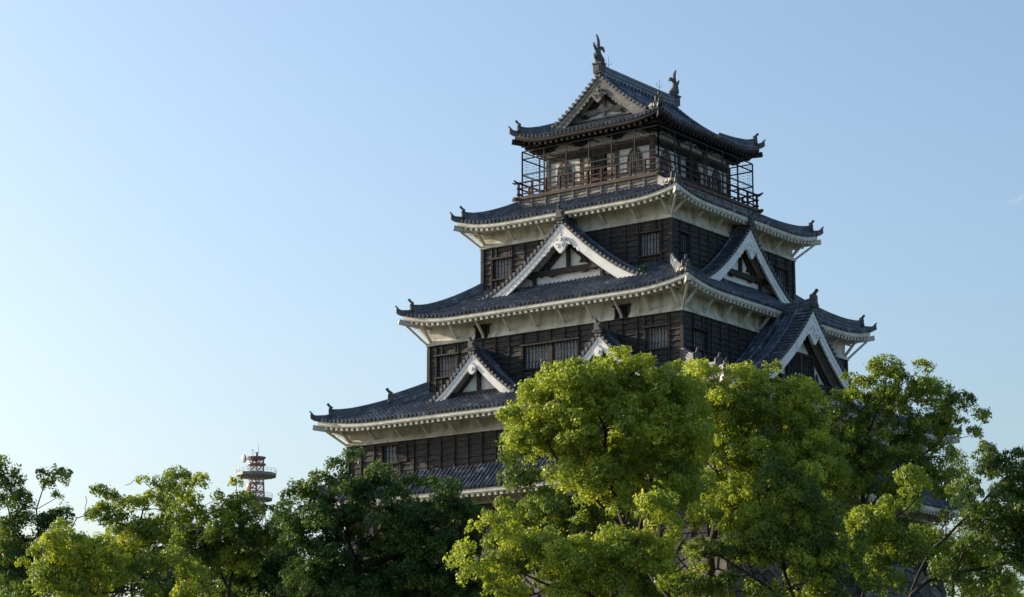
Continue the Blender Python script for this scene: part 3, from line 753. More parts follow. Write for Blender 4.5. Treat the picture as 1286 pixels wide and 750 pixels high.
for y in (-2.95, 2.3):
    mb = MB(); mb.tube([(0, y, 42.7), (0, y, 43.65)], .016, 5)
    for sx in (-1, 1): mb.tube([(0, y, 43.15), (sx*.05, y+sx*.16, 43.25), (sx*.07, y+sx*.22, 43.42)], .011, 5)
    part('lightning_rod', mb, 'verdigris', keep)

# top storey: plaster, posts, cusped windows, doors
A5, B5 = 3.55, 3.95
for k in range(4):
    W, D = (A5, B5) if k % 2 == 0 else (B5, A5)
    wl_ = plaster_wall(W, D, 35.7, 38.85, [], keep, k, ledge=False); wl_.data.materials.clear(); wl_.data.materials.append(M['gable_white'])
    mb = MB(); px = [-W+.06, -W/3, W/3, W-.06]
    for x in px: mb.b2((x-.12, -D-.07, 35.7), (x+.12, -D+.08, 38.85))
    mb.b2((-W, -D-.11, 37.98), (W, -D-.02, 38.16)); mb.b2((-W, -D-.10, 36.25), (W, -D-.02, 36.36)); mb.b2((-W, -D-.12, 35.7), (W, -D-.02, 35.86))
    part('wall_posts', mb, 'post_wood', wl_, rz=ROT[k]).matrix_parent_inverse = Matrix.Rotation(-ROT[k], 4, 'Z')
    mb = MB()                                            # slatted band under the head beam
    for i in range(5): mb.b2((-W+.15, -D-.07, 37.70+i*.055), (W-.15, -D-.03, 37.73+i*.055))
    part('slatted_band', mb, 'beam', wl_, rz=ROT[k]).matrix_parent_inverse = Matrix.Rotation(-ROT[k], 4, 'Z')
    for cx in (-W*.67, W*.67):                           # bell-shaped windows
        def bell(s_, dz=0):
            o = [(-.42, 36.36), (-.40, 36.9), (-.36, 37.15), (-.22, 37.36), (-.08, 37.46), (0, 37.58), (.08, 37.46), (.22, 37.36), (.36, 37.15), (.40, 36.9), (.42, 36.36)]
            return [(cx+x*s_, 36.36+(z-36.36)*s_) for x, z in o]
        f = MB(); f.prism(bell(1.22), -D-.06, -D-.01); wo = part('cusped_window', f, 'post_wood', keep, rz=ROT[k])
        f = MB(); f.prism(bell(.95), -D-.075, -D-.062); part('window_pane', f, 'curtain', wo)
        f = MB()
        for i in range(6):
            x = cx-.33+i*.132; hh = 1.05-abs(x-cx)**2*2.4
            f.b2((x-.022, -D-.10, 36.38), (x+.022, -D-.078, 36.36+hh))
        f.b2((cx-.4, -D-.105, 36.85), (cx+.4, -D-.10, 36.9))
        part('window_bars', f, 'dark_wood', wo)
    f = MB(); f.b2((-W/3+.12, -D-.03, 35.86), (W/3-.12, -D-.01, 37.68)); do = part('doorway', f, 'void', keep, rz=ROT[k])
    for x0, x1 in ((-W/3+.14, -W/3+.62), (W/3-.62, W/3-.14)):
        f = MB(); f.b2((x0, -D-.06, 35.88), (x1, -D-.035, 37.62)); part('door_leaf', f, 'curtain', do)
    f = MB()
    for x in (-.35, .35): f.b2((x-.04, -D-.09, 35.88), (x+.04, -D-.04, 37.66))
    for z in (36.4, 37.0): f.b2((-W/3+.14, -D-.08, z), (W/3-.14, -D-.062, z+.05))
    part('door_frame', f, 'dark_wood', do)
    f = MB()                                             # boat-shaped bracket arms
    for x in px:
        ex = .75
        f.prism([(x-ex, 38.66), (x-ex, 38.80), (x+ex, 38.80), (x+ex, 38.66), (x+ex*.5, 38.46), (x+.2, 38.38), (x-.2, 38.38), (x-ex*.5, 38.46)], -D-.14, -D-.01)
        f.b2((x-.10, -D-1.15, 38.50), (x+.10, -D, 38.66))
    f.b2((-W-.9, -D-1.0, 38.58), (W+.9, -D-.82, 38.74))
    part('eave_bracket', f, 'dark_wood', wl_, rz=ROT[k]).matrix_parent_inverse = Matrix.Rotation(-ROT[k], 4, 'Z')
# round lamp-like boss under the corner eave
# balcony deck
mb = MB(); mb.b2((-4.82, -5.22, 35.56), (4.82, 5.22, 35.70))
for k in range(4):
    W, D = (4.86, 5.26) if k % 2 == 0 else (5.26, 4.86)
    bb = MB(); bb.b2((-W-.25, -D, 35.50), (W+.25, -D+.16, 35.64))
    mb.add(rot(np.concatenate(bb.v), k)+[0, 0, (0, .003)[k % 2]], bb.f)
deck = part('balcony_deck', mb, 'post_wood', keep)
for k in range(4):
    W, D = (4.74, 5.14) if k % 2 == 0 else (5.14, 4.74)
    mb = MB(); zt_ = 36.56+(0, .003)[k % 2]
    mb.b2((-W-.28, -D-.05, zt_-.08), (W+.28, -D+.05, zt_)); mb.b2((-W-.12, -D-.035, 36.16), (W+.12, -D+.035, 36.23)); mb.b2((-W-.12, -D-.035, 35.82), (W+.12, -D+.035, 35.89))
    for sx in (-1, 1): mb.tube([(sx*(W+.26), -D, zt_-.04), (sx*(W+.42), -D, zt_+.03)], [.06, .045], 6)
    ra = part('railing', mb, 'rail_wood', keep, rz=ROT[k])
    n_ = 11
    for i in range(n_):
        x = -W+2*W*i/(n_-1); pb = MB(); pb.b2((x-.055, -D-.052, 35.7), (x+.055, -D+.052, zt_-.082)); part('railing_post', pb, 'rail_wood', ra)
# safety cage of steel posts and wires
for k in range(4):
    W, D = (4.59, 4.99) if k % 2 == 0 else (4.99, 4.59)
    mb = MB(); n_ = 7; zc = 38.36; e = .0015*(k % 2)
    for i in range(n_):
        x = -W+2*W*i/(n_-1); mb.b2((x-.032, -D-.032, 35.70), (x+.032, -D+.032, zc))
    for z in (zc, 37.92, 37.0): mb.b2((-W, -D-.028, z-.03+e), (W, -D+.028, z+.03+e))
    D5 = B5 if k % 2 == 0 else A5
    for i in range(n_):
        x = -W+2*W*i/(n_-1)
        if abs(x) < (A5 if k % 2 == 0 else B5)+.02: mb.beam((x, -D, zc), (x, -D5, zc+.04), .05, .05)
        else: mb.beam((x, -D, zc), (x, -D+.9, zc+.0), .05, .05)
    ca = part('safety_cage', mb, 'steel', keep, rz=ROT[k])
    wv = MB()
    for z in np.arange(36.6, 38.3, .16):
        wv.tube([(-W, -D, z), (W, -D, z)], .007, 4)
    part('cage_wires', wv, 'steel', ca)
    wv = MB()
    for i in range(14):
        x = -W+2*W*(i+.5)/14; wv.tube([(x, -D, 35.75), (x, -D, zc)], .006, 4)
    part('cage_mesh', wv, 'steel', ca)
# pale lumps painted as sunlit glints where the hips start at the near corner
for (x, y, z) in ((7.2, -7.45, 34.30), (9.25, -9.65, 28.78), (4.85, -5.2, 39.42)):
    mb = MB()
    for i in range(7):
        d = i*.11; mb.box((x-d*.9-.15, y+d*.3-.05, z+.09+.03*math.sin(i*2.1)), (.16, .14, .12), 0, .5+i)
    part('painted_glint', mb, 'sunlit_cream', keep)
# inner filling so that no light leaks through the keep
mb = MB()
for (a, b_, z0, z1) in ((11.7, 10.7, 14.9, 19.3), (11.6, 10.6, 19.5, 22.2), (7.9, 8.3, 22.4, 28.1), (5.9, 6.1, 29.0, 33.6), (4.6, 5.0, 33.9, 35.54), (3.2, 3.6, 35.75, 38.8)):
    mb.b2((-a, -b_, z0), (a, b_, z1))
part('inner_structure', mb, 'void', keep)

# ------------------------------------------------------------------ stone base
mb = MB(); tint = []
rs = np.random.default_rng(3); rows = 30; zb0 = 0.0; ztop = 14.83
def batter(z): u = (ztop-z)/ztop; return .35+1.5*u+5.2*u*u
for k in range(4):
    W0, D0 = ((12.0, 11.04), (11.04, 12.0))[k % 2]
    jit = {}
    def vtx(u, v):
        key = (round(u, 3), round(v, 3))
        if key not in jit: jit[key] = (u+rs.uniform(-.24, .24), v+rs.uniform(-.20, .20))
        return jit[key]
    w_, h_ = .95, .62
    for j in range(int(ztop/h_)+2):
        for i in range(-22, 23):
            cx_ = (i+.5*(j % 2))*w_*(1+.0); cz_ = ztop-j*h_
            vs = [vtx(cx_-w_/2, cz_+h_/3), vtx(cx_, cz_+h_*2/3), vtx(cx_+w_/2, cz_+h_/3), vtx(cx_+w_/2, cz_-h_/3), vtx(cx_, cz_-h_*2/3), vtx(cx_-w_/2, cz_-h_/3)]
            P6 = []
            for x_, z_ in vs:
                z_ = min(max(z_, 0), ztop); lim = W0+batter(z_); P6.append((min(max(x_, -lim), lim), z_))
            if max(p[0] for p in P6)-min(p[0] for p in P6) < .12 or max(p[1] for p in P6)-min(p[1] for p in P6) < .08: continue
            q = lambda x_, z_, o: (x_, -(D0+batter(z_))-o, z_)
            cxm = sum(p[0] for p in P6)/6; czm = sum(p[1] for p in P6)/6; out = rs.uniform(.0, .08); tl = rs.uniform(-.05, .05, 2)
            ring_ = lambda s_, o: [q(cxm+(p[0]-cxm)*s_, czm+(p[1]-czm)*s_, o+(p[0]-cxm)*tl[0]+(p[1]-czm)*tl[1]) for p in P6]
            V = ring_(1.0, -.25)+ring_(.975, -.03)+ring_(.84, .06+out)
            f = [(a_, (a_+1) % 6, 6+(a_+1) % 6, 6+a_) for a_ in range(6)]+[(6+a_, 6+(a_+1) % 6, 12+(a_+1) % 6, 12+a_) for a_ in range(6)]+[tuple(range(12, 18))]
            mb.add(rot(np.array(V), k), f); tint += [float(rs.uniform(0, 1))]*len(f)
    zs_ = np.linspace(0, ztop, 12); bk = np.array([[[sx*(W0+batter(z)-.45), -(D0+batter(z))+.45, z] for sx in (-1, 1)] for z in zs_])
    mb.grid(rot(bk, k)); tint += [0.0]*(len(mb.f)-len(tint))
mb.add([(-12.4, -11.4, ztop), (12.4, -11.4, ztop), (12.4, 11.4, ztop), (-12.4, 11.4, ztop)], [(0, 1, 2, 3)]); tint.append(.3)
sb = top('stone_base', mb, 'stone', label='sloping grey stone base of fitted boulders under the castle keep', cat='stone wall')
at2 = sb.data.attributes.new('tint', 'FLOAT', 'FACE'); at2.data.foreach_set('value', tint)

# ------------------------------------------------------------------ radio mast far behind
base = at(321, 640, 590); base[2] = 0
mast = empty('radio_mast', base, 'red and white lattice radio mast with round platforms behind the trees', 'radio mast')
def zpx(y): return float(at(321, y, 590)[2])
mx, my = base[0], base[1]
px1 = 590/FPX                                            # metres per photo pixel at that distance
def ring(mb, z, r, th, k=16, mi=0, h=None):
    an = np.arange(k+1)*2*math.pi/k
    mb.tube(np.stack([mx+r*np.cos(an), my+r*np.sin(an), np.full(k+1, z)], -1), th, 5, mi, cap=False)
def poly_slab(mb, z0, z1, r0, r1, k=12, mi=0):
    an = np.arange(k)*2*math.pi/k
    V = [(mx+r*math.cos(a), my+r*math.sin(a), z) for z, r in ((z0, r0), (z1, r1)) for a in an]
    mb.add(V, [(j, (j+1) % k, k+(j+1) % k, k+j) for j in range(k)]+[tuple(range(k-1, -1, -1)), tuple(range(k, 2*k))], mi)
# tapering lattice body in alternating red and white bands
levels = [0, 20, 40, 60, 75, zpx(640), zpx(625), zpx(617), zpx(606), zpx(598), zpx(591), zpx(582), zpx(573)]
rad = lambda z: np.interp(z, [0, 60, zpx(640), zpx(606), zpx(573)], [11, 4.2, 12.5*px1, 10.5*px1, 9.5*px1])
for i in range(len(levels)-1):
    z0, z1 = levels[i], levels[i+1]; mk_ = 'hazed_red_paint' if (i in (6, 7, 10, 11) or (i < 6 and i % 2 == 0)) else 'white_paint'; m_ = MB()
    c0 = [(mx+rad(z0)*math.cos(a), my+rad(z0)*math.sin(a), z0) for a in np.arange(6)*math.pi/3+.3]
    c1 = [(mx+rad(z1)*math.cos(a), my+rad(z1)*math.sin(a), z1) for a in np.arange(6)*math.pi/3+.3]
    for j in range(6):
        th = .20
        m_.beam(c0[j], c1[j], th, th); m_.beam(c1[j], c1[(j+1) % 6], .20, .24)
        m_.beam(c0[j], c1[(j+1) % 6], .13, .13); m_.beam(c0[(j+1) % 6], c1[j], .13, .13)
    m_.tube([(mx, my, z0), (mx, my, z1)], .28, 6)
    for j in range(6): m_.beam((mx, my, z1), c1[j], .1, .1)
    part('lattice_band', m_, mk_, mast)
def platform(yt, yb, rpx, rin, mat='grey_steel', rail=True):
    mb = MB(); poly_slab(mb, zpx(yb), zpx((yt+yb)/2), rin*px1, rpx*px1*.98); poly_slab(mb, zpx((yt+yb)/2)+.01, zpx(yt), rpx*px1, rpx*px1)
    for j in range(18):
        a = j*math.pi/9; mb.beam((mx, my, zpx(yb)-.1), (mx+rpx*px1*.97*math.cos(a), my+rpx*px1*.97*math.sin(a), zpx((yt+yb)/2)-.1), .12, .3)
    po = part('platform', mb, mat, mast)
    if rail:
        r_ = MB()
        for z in (.55, 1.1): ring(r_, zpx(yt)+z, rpx*px1*.98, .05, 24)
        for j in range(24):
            a = j*math.pi/12; p = (mx+rpx*px1*.98*math.cos(a), my+rpx*px1*.98*math.sin(a)); r_.tube([(*p, zpx(yt)), (*p, zpx(yt)+1.1)], .05, 4)
        part('guard_rail', r_, 'white_paint', po)
platform(593.5, 600.5, 25.5, 12); platform(625.5, 629.5, 21, 12)
mb = MB(); poly_slab(mb, zpx(575.2), zpx(572.3), 10*px1, 12.2*px1); poly_slab(mb, zpx(582.6), zpx(581), 12*px1, 12*px1); part('top_platform', mb, 'hazed_red_paint', mast)
mb = MB(); mb.tube([(mx, my, zpx(573)), (mx, my, zpx(566))], .35, 6, ); mb.beam((mx-.8, my, zpx(566)), (mx+.8, my, zpx(566)), .15, .15)
mb.tube([(mx+.35, my+.2, zpx(566)), (mx+.35, my+.2, zpx(554.5))], .045, 5); mb.tube([(mx-1.0*RT[0], my-1.0*RT[1], zpx(572)), (mx-1.0*RT[0], my-1.0*RT[1], zpx(563))], .07, 5)
mb.beam((mx-1.5*RT[0], my-1.5*RT[1], zpx(563)), (mx-.6*RT[0], my-.6*RT[1], zpx(563)), .1, .1)
part('antenna', mb, 'grey_steel', mast)
def dish(cpx, cpy, r, ax, mat):
    c = at(cpx, cpy, 588); ax = np.array(ax, float); ax /= np.linalg.norm(ax); u = np.cross(ax, (0, 0, 1)); u /= np.linalg.norm(u); w = np.cross(u, ax)
    mb = MB(); an = np.arange(18)*2*math.pi/18; G = []
    for s2, d in ((0.02, .35), (.5, .25), (.85, .08), (1, 0), (1, -.5), (.9, -.65), (.4, -.9), (.02, -.95)):
        G.append([c+ax*d*r*.6+r*s2*(u*math.cos(a)+w*math.sin(a)) for a in list(an)+[0]])
    mb.grid(np.array(G)); 
    mb.tube([c-ax*r*.4, np.array([mx, my, c[2]])], .15, 5)
    part('dish_antenna', mb, mat, mast, smooth=True)
dish(305.5, 576, 5.2*px1, -RT*.8-FW*.6, 'dish_grey'); dish(312, 612, 4.6*px1, -RT*.7-FW*.7, 'hazed_red_paint')

# ------------------------------------------------------------------ trees
def make_tree(name, label, blobs, depth, trunk_px, leaf, tint=(.5, .22), clump=.72, leaf_len=.15, n_leaf=200, guide=(), seed=1, spacing=.86, shell=.62, squash=.85, group=None, bare=(), nb=1.0, trunk_r=None):
    rs = np.random.default_rng(seed)
    root = at(trunk_px, 800, depth); root[2] = 0
    C = []; Rr = []
    for bl in blobs:
        px, py, rp = bl[:3]; dd = bl[3] if len(bl) > 3 else 0
        sc = (depth+dd)/FPX; C.append(at(px, py, depth+dd)); Rr.append(rp*sc*1.08)
        # extra lobes behind and in front give the crown its depth
        if rp > 24:
            for q in (-1, 1):
                off = FW*q*rp*sc*.85+RT*rs.normal(0, .25)*rp*sc+np.array([0, 0, rs.normal(-.25, .15)*rp*sc]); C.append(C[-1 if q == -1 else -2]+off*(1 if True else 1)); Rr.append(rp*sc*.8)
    C = np.array(C); Rr = np.array(Rr)
    Rr = np.maximum(Rr-.22*clump, .42)
    # candidate clump centres
    vol = Rr**3; n_c = int(60*vol.sum()/clump**3*.35)+200; n_c = min(int(n_c*1.5), 60000)
    i = rs.choice(len(C), n_c, p=vol/vol.sum()); d = rs.normal(size=(n_c, 3)); d /= np.linalg.norm(d, axis=1)[:, None]
    P = C[i]+d*(Rr[i]*rs.uniform(.0, 1, n_c)**(1/3)*.98)[:, None]*np.array([1, 1, .95])
    # depth inside the union
    D = np.max(1-np.linalg.norm(P[:, None]-C[None], axis=2)/Rr[None], axis=1)*1.0
    keep_ = (D < 1-shell) | (rs.uniform(size=n_c) < .05)
    P = P[keep_]
    # thin out to a minimum spacing using a hash grid
    sel = []; cell = {}; md = spacing*clump*1.06
    for q in P:
        key = tuple(np.floor(q/md).astype(int)); ok = True
        for dx in (-1, 0, 1):
            for dy in (-1, 0, 1):
                for dz in (-1, 0, 1):
                    for o in cell.get((key[0]+dx, key[1]+dy, key[2]+dz), ()):
                        if (o[0]-q[0])**2+(o[1]-q[1])**2+(o[2]-q[2])**2 < md*md: ok = False; break
                    if not ok: break
                if not ok: break
            if not ok: break
        if ok: sel.append(q); cell.setdefault(key, []).append(q)
    P = np.array(sel); n_c = len(P)
    if guide:                                             # the main limbs carry few leaves, so they stay in view
        G_ = []
        for gl in guide:
            pts = np.array([at(a, b_, depth+c) for a, b_, c in gl])
            for p0, p1 in zip(pts[:-1], pts[1:]):
                m_ = max(2, int(np.linalg.norm(p1-p0)/.3)); G_ += [p0+(p1-p0)*j/m_ for j in range(m_)]
        G_ = np.array(G_); dv = P[:, None]-G_[None]; along = dv@FW; lat = np.linalg.norm(dv-along[..., None]*FW, axis=2)
        hit = ((lat < .22+clump*.25) & (along < .5)).any(1)
        P = P[~(hit & (rs.uniform(size=n_c) < .55))]; n_c = len(P)
    # ---- branches
    nodes = [root]; par = [-1]; plen = [0.0]
    def chain(pa, pts):
        for p in pts:
            nodes.append(np.array(p)); par.append(pa); plen.append(plen[pa]+float(np.linalg.norm(nodes[-1]-nodes[pa]))); pa = len(nodes)-1
        return pa
    cen = C.mean(0); low = C[:, 2].min()
    if guide:
        idx = {}
        for gi, gl in enumerate(guide):
            pts = [at(a, b_, depth+(c if True else 0)) for a, b_, c in gl]
            if gi == 0: start = 0; 
            else:
                dd = np.linalg.norm(np.array(nodes)-pts[0], axis=1); start = int(np.argmin(dd))
            full = []; prev = nodes[start]
            for p in pts:
                m_ = max(1, int(np.linalg.norm(p-prev)/.7))
                for j in range(m_): full.append(prev+(p-prev)*(j+1)/m_+rs.normal(0, .05, 3))
                prev = p
            chain(start, full)
    else:
        tip = np.array([cen[0]*.6+root[0]*.4, cen[1]*.6+root[1]*.4, low*.65+cen[2]*.35]); m_ = max(3, int(np.linalg.norm(tip-root)/1.0))
        chain(0, [root+(tip-root)*(j+1)/m_+rs.normal(0, .12, 3) for j in range(m_)])
    attach = np.array([max(0, 0)])
    order = np.argsort(np.linalg.norm(P-nodes[-1], axis=1))
    NA = np.zeros((60000, 3)); NL = np.zeros(60000); nn = len(nodes); NA[:nn] = nodes; NL[:nn] = plen; minz = low*.5
    for ci in order:
        p = P[ci]; d = np.linalg.norm(NA[:nn]-p, axis=1)
        cost = d*1.0+.28*NL[:nn]+np.where(NA[:nn, 2] > p[2]+.3, .6*(NA[:nn, 2]-p[2]), 0)+np.where(NA[:nn, 2] < minz, 6, 0)
        a = int(np.argmin(cost)); L = d[a]; m_ = max(1, int(L/.6)); q0 = NA[a].copy(); last = a
        bend = rs.normal(0, .10, 3)*L; bend[2] -= .04*L
        for j in range(m_):
            u = (j+1)/m_; q = q0+(p-q0)*u+bend*math.sin(math.pi*u)
            nodes.append(q); par.append(last); plen.append(0); NA[nn] = q; NL[nn] = NL[last]+np.linalg.norm(q-NA[last]); last = nn; nn += 1
            if nn >= 59990: break
        if nn >= 59990: break
    for bp in bare:                                       # bare twigs poking out of the crown
        p = at(bp[0], bp[1], depth); d = np.linalg.norm(NA[:nn]-p, axis=1); a = int(np.argmin(d)); q0 = NA[a].copy(); last = a
        for j in range(4):
            q = q0+(p-q0)*(j+1)/4+rs.normal(0, .08, 3); nodes.append(q); par.append(last); NA[nn] = q; last = nn; nn += 1
    w = np.zeros(nn); par_ = np.array(par); child = np.zeros(nn, bool); child[par_[1:]] = True
    w[~child] = 1.0
    for i_ in range(nn-1, 0, -1): w[par_[i_]] += w[i_]
    rad_ = .016*np.maximum(w, 1)**(1/2.05)
    rad_ = np.minimum(rad_, trunk_r or .55)
    N_ = NA[:nn]; k = 5; i1 = np.arange(1, nn); p1 = N_[i1]; p0 = N_[par_[i1]]; r1 = rad_[i1]; r0 = np.minimum(rad_[par_[i1]], r1*1.25+.004)
    d = p1-p0; d /= (np.linalg.norm(d, axis=1)[:, None]+1e-9); ref = np.where(np.abs(d[:, 2:3]) < .9, [[0, 0, 1.0]], [[1.0, 0, 0]])
    u = np.cross(d, ref); u /= np.linalg.norm(u, axis=1)[:, None]; v = np.cross(d, u); an = np.arange(k)*2*math.pi/k
    ringv = np.cos(an)[None, :, None]*u[:, None]+np.sin(an)[None, :, None]*v[:, None]
    V = np.concatenate([p0[:, None]-d[:, None]*r1[:, None, None]*.3+ringv*r0[:, None, None], p1[:, None]+d[:, None]*r1[:, None, None]*.3+ringv*r1[:, None, None]], 1).reshape(-1, 3)
    b0 = np.arange(nn-1)*2*k; j = np.arange(k)
    F = np.stack([b0[:, None]+j, b0[:, None]+(j+1) % k, b0[:, None]+k+(j+1) % k, b0[:, None]+k+j], -1).reshape(-1, 4)
    tree = empty(name, root, label, 'tree', group)
    def raw(nm, V, F, mat, tintv=None, smooth=False):
        me = bpy.data.meshes.new(nm); V = (V-root).astype(np.float32)
        me.vertices.add(len(V)); me.vertices.foreach_set('co', V.ravel())
        me.loops.add(F.size); me.loops.foreach_set('vertex_index', F.ravel().astype(np.int32))
        me.polygons.add(len(F)); me.polygons.foreach_set('loop_start', (np.arange(len(F))*F.shape[1]).astype(np.int32))
        if smooth: me.polygons.foreach_set('use_smooth', np.ones(len(F), bool))
        me.materials.append(M[mat]); me.update(calc_edges=False)
        if tintv is not None:
            a_ = me.attributes.new('tint', 'FLOAT', 'FACE'); a_.data.foreach_set('value', tintv.astype(np.float32))
        o = bpy.data.objects.new(nm, me); col.objects.link(o); o.parent = tree; return o
    raw('trunk', V, F, 'bark', smooth=True)
    # ---- leaves: little domes of leaves round every clump centre
    rc = clump*rs.uniform(.5, 1.35, n_c)
    cnt = (np.maximum(60, n_leaf*LEAF_K*(rc/.6)**2*rs.uniform(.75, 1.15, n_c)*(.15/leaf_len)**2)).astype(int); leaf_len = leaf_len*LEAF_S
    ci = np.repeat(np.arange(n_c), cnt); T = len(ci)
    ns = 13                                               # small puffs spread over each leaf ball
    sub = rs.normal(size=(n_c, ns, 3)); sub /= np.linalg.norm(sub, axis=2)[..., None]
    lowp = sub[..., 2] < -.35; sub[..., 2] = np.where(lowp, -sub[..., 2]*.9, sub[..., 2])
    sr = rs.uniform(.26, .44, (n_c, ns)); si = rs.integers(0, ns, T)
    ctr = P[ci]+sub[ci, si]*(rc[ci]*rs.uniform(.62, .72, T))[:, None]*np.array([1, 1, squash])
    d = rs.normal(size=(T, 3))+sub[ci, si]*.55; d /= np.linalg.norm(d, axis=1)[:, None]
    rr_ = rc[ci]*sr[ci, si]*rs.uniform(.62, 1.15, T)
    pos = ctr+d*rr_[:, None]
    stray = rs.uniform(size=T) < .10; pos[stray] += rs.uniform(-.15, .15, (stray.sum(), 3))
    nrm = d*.9+rs.normal(0, .42, (T, 3)); nrm /= np.linalg.norm(nrm, axis=1)[:, None]
    a_ = rs.normal(size=(T, 3)); a_ -= nrm*np.sum(a_*nrm, 1)[:, None]; a_ /= np.linalg.norm(a_, axis=1)[:, None]; a_[:, 2] -= .15; b_ = np.cross(nrm, a_)
    L = leaf_len*rs.uniform(.55, 1.45, T)[:, None]
    V = np.stack([pos-a_*L*.5, pos+b_*L*.27+nrm*L*.06, pos+a_*L*.5, pos-b_*L*.27+nrm*L*.06], 1).reshape(-1, 3)
    F = np.arange(T*4).reshape(-1, 4)
    ct = rs.normal(tint[0], tint[1], n_c); sv = rs.normal(0, .10, (n_c, ns)); tv = np.clip(ct[ci]+sv[ci, si]+rs.normal(0, .18, T), 0, 1)
    raw('crown', V, F, leaf, tv)
    global LEAVES; LEAVES += T
    return tree
LEAVES = 0; LEAF_K, LEAF_S = 2.6, .85
make_tree('camphor_tree', 'large sunlit yellow-green tree with a leaning trunk in front of the castle corner',
    [(702, 496, 34), (658, 548, 27), (674, 515, 24), (737, 478, 28), (777, 470, 26), (812, 471, 26), (845, 484, 28), (690, 535, 38), (740, 525, 46), (795, 535, 55), (850, 540, 42), (715, 585, 34), (770, 595, 48), (830, 600, 45), (672, 580, 16), (640, 552, 16), (730, 640, 22)],
    96, 868, 'leaf_gold', (.52, .2), guide=[[(868, 800, 0), (838, 745, 0), (812, 703, 0), (789, 669, 0)], [(789, 669, 0), (742, 622, 0), (721, 605, -.5), (699, 579, -1), (678, 532, -1)], [(721, 605, 0), (690, 600, 1), (664, 590, 1)], [(785, 660, 0), (765, 610, 1), (760, 540, 1), (742, 500, 0)], [(800, 680, 0), (815, 620, 2), (830, 560, 1), (815, 500, 1)]], seed=11, clump=0.67)
make_tree('camphor_tree', 'tall sunlit green tree right of the leaning one, crown below the fanlike big gable',
    [(880, 489, 24), (862, 477, 19), (898, 480, 15), (905, 511, 30), (935, 483, 26), (960, 500, 34), (1000, 515, 30), (900, 550, 38), (955, 560, 46), (1015, 560, 36), (868, 600, 22, -3), (920, 610, 40), (985, 615, 40), (855, 500, 20), (1035, 590, 26), (905, 650, 26), (1010, 650, 28), (975, 470, 16)],
    106, 905, 'leaf_gold', (.42, .24), guide=[[(903, 820, 0), (898, 745, 0), (893, 690, 0), (905, 640, 0)], [(905, 640, 0), (895, 570, 0), (880, 520, 0)], [(905, 640, 0), (950, 590, 1), (975, 540, 1), (960, 490, 0)], [(900, 650, 1), (925, 600, 0), (930, 520, 0)], [(950, 590, 1), (1010, 590, 0), (1030, 560, 1)]], seed=12, clump=0.68)
make_tree('camphor_tree', 'open crowned green tree at the castle right side with its top lit against the sky',
    [(1110, 476, 19), (1068, 484, 17), (1066, 510, 22), (1152, 478, 22), (1172, 492, 16), (1130, 505, 28), (1160, 520, 22), (1088, 530, 24), (1045, 552, 24), (1203, 520, 22), (1226, 524, 15), (1182, 542, 22), (1100, 575, 32), (1055, 600, 30), (1142, 560, 24), (1215, 545, 13), (1118, 500, 20), (1125, 620, 26), (1195, 560, 12), (1080, 640, 24), (1072, 560, 26), (1120, 540, 26), (1165, 580, 24), (1192, 615, 20), (1058, 680, 26), (1130, 680, 26), (1035, 575, 28), (1100, 610, 28), (1050, 525, 20)],
    114, 1085, 'leaf_mid', (.5, .24), guide=[[(1085, 820, 0), (1080, 740, 0), (1086, 690, 0), (1082, 640, 0)], [(1082, 640, 0), (1078, 590, 0), (1090, 540, 0), (1110, 490, 0)], [(1086, 650, 0), (1130, 590, 0), (1170, 565, 0), (1200, 530, 0)], [(1150, 578, 0), (1190, 573, 0), (1225, 575, 0)], [(1082, 640, 0), (1110, 560, 2), (1150, 500, 1)]], seed=13, clump=0.71, bare=[(1094, 446), (1085, 462)], spacing=.95, shell=.45)
make_tree('camphor_tree', 'broad dark green tree at the right edge with thick spreading limbs',
    [(1246, 580, 20), (1268, 600, 20), (1284, 575, 14), (1275, 640, 34), (1222, 622, 24), (1245, 655, 34), (1285, 690, 36), (1185, 655, 18), (1205, 680, 22), (1150, 650, 18), (1300, 610, 28), (1190, 720, 24), (1250, 720, 24), (1310, 650, 40)],
    107, 1120, 'leaf_deep', (.7, .24), guide=[[(1120, 800, 0), (1145, 745, 0), (1165, 733, 0), (1200, 716, 0), (1235, 712, 0), (1290, 705, 0)], [(1145, 745, 0), (1165, 690, 0), (1188, 675, 0), (1225, 640, 0), (1260, 600, 0)], [(1188, 675, 0), (1150, 668, 0), (1120, 660, 0)]], seed=14, clump=0.71, trunk_r=.42)
make_tree('camphor_tree', 'bright yellow tree glimpsed behind the right limbs, lit from behind',
    [(1178, 695, 26), (1200, 592, 18), (1165, 600, 16), (1225, 700, 26), (1160, 730, 24), (1215, 740, 24), (1262, 740, 26), (1185, 640, 22), (1140, 700, 20), (1150, 590, 12)],
    135, 1200, 'leaf_gold', (.8, .15), seed=15, clump=.72, leaf_len=.19, n_leaf=120)
make_tree('camphor_tree', 'low sunlit tree in front of the leaning tree trunk, yellow-green puffs',
    [(612, 655, 22), (640, 690, 28), (598, 712, 22), (690, 690, 26), (735, 700, 30), (640, 735, 28), (785, 690, 26), (818, 640, 22), (725, 745, 28), (815, 700, 28), (690, 735, 26), (770, 740, 30), (845, 670, 16), (595, 675, 14)],
    91, 760, 'leaf_gold', (.55, .22), guide=[[(780, 830, 0), (765, 770, 0), (740, 745, 0)], [(740, 745, 0), (690, 735, 0), (650, 715, 0), (620, 680, 0)], [(760, 770, 0), (800, 700, 0), (815, 660, 0)]], seed=16, clump=0.61, spacing=.95)
make_tree('camphor_tree', 'small mid green tree in the shade left of the leaning tree below the eaves',
    [(652, 610, 18), (690, 640, 28), (660, 650, 20), (640, 585, 10), (720, 655, 28), (770, 655, 26), (650, 700, 30), (700, 700, 34), (760, 710, 34), (820, 720, 34)],
    106, 700, 'leaf_mid', (.3, .2), seed=17, clump=0.71)
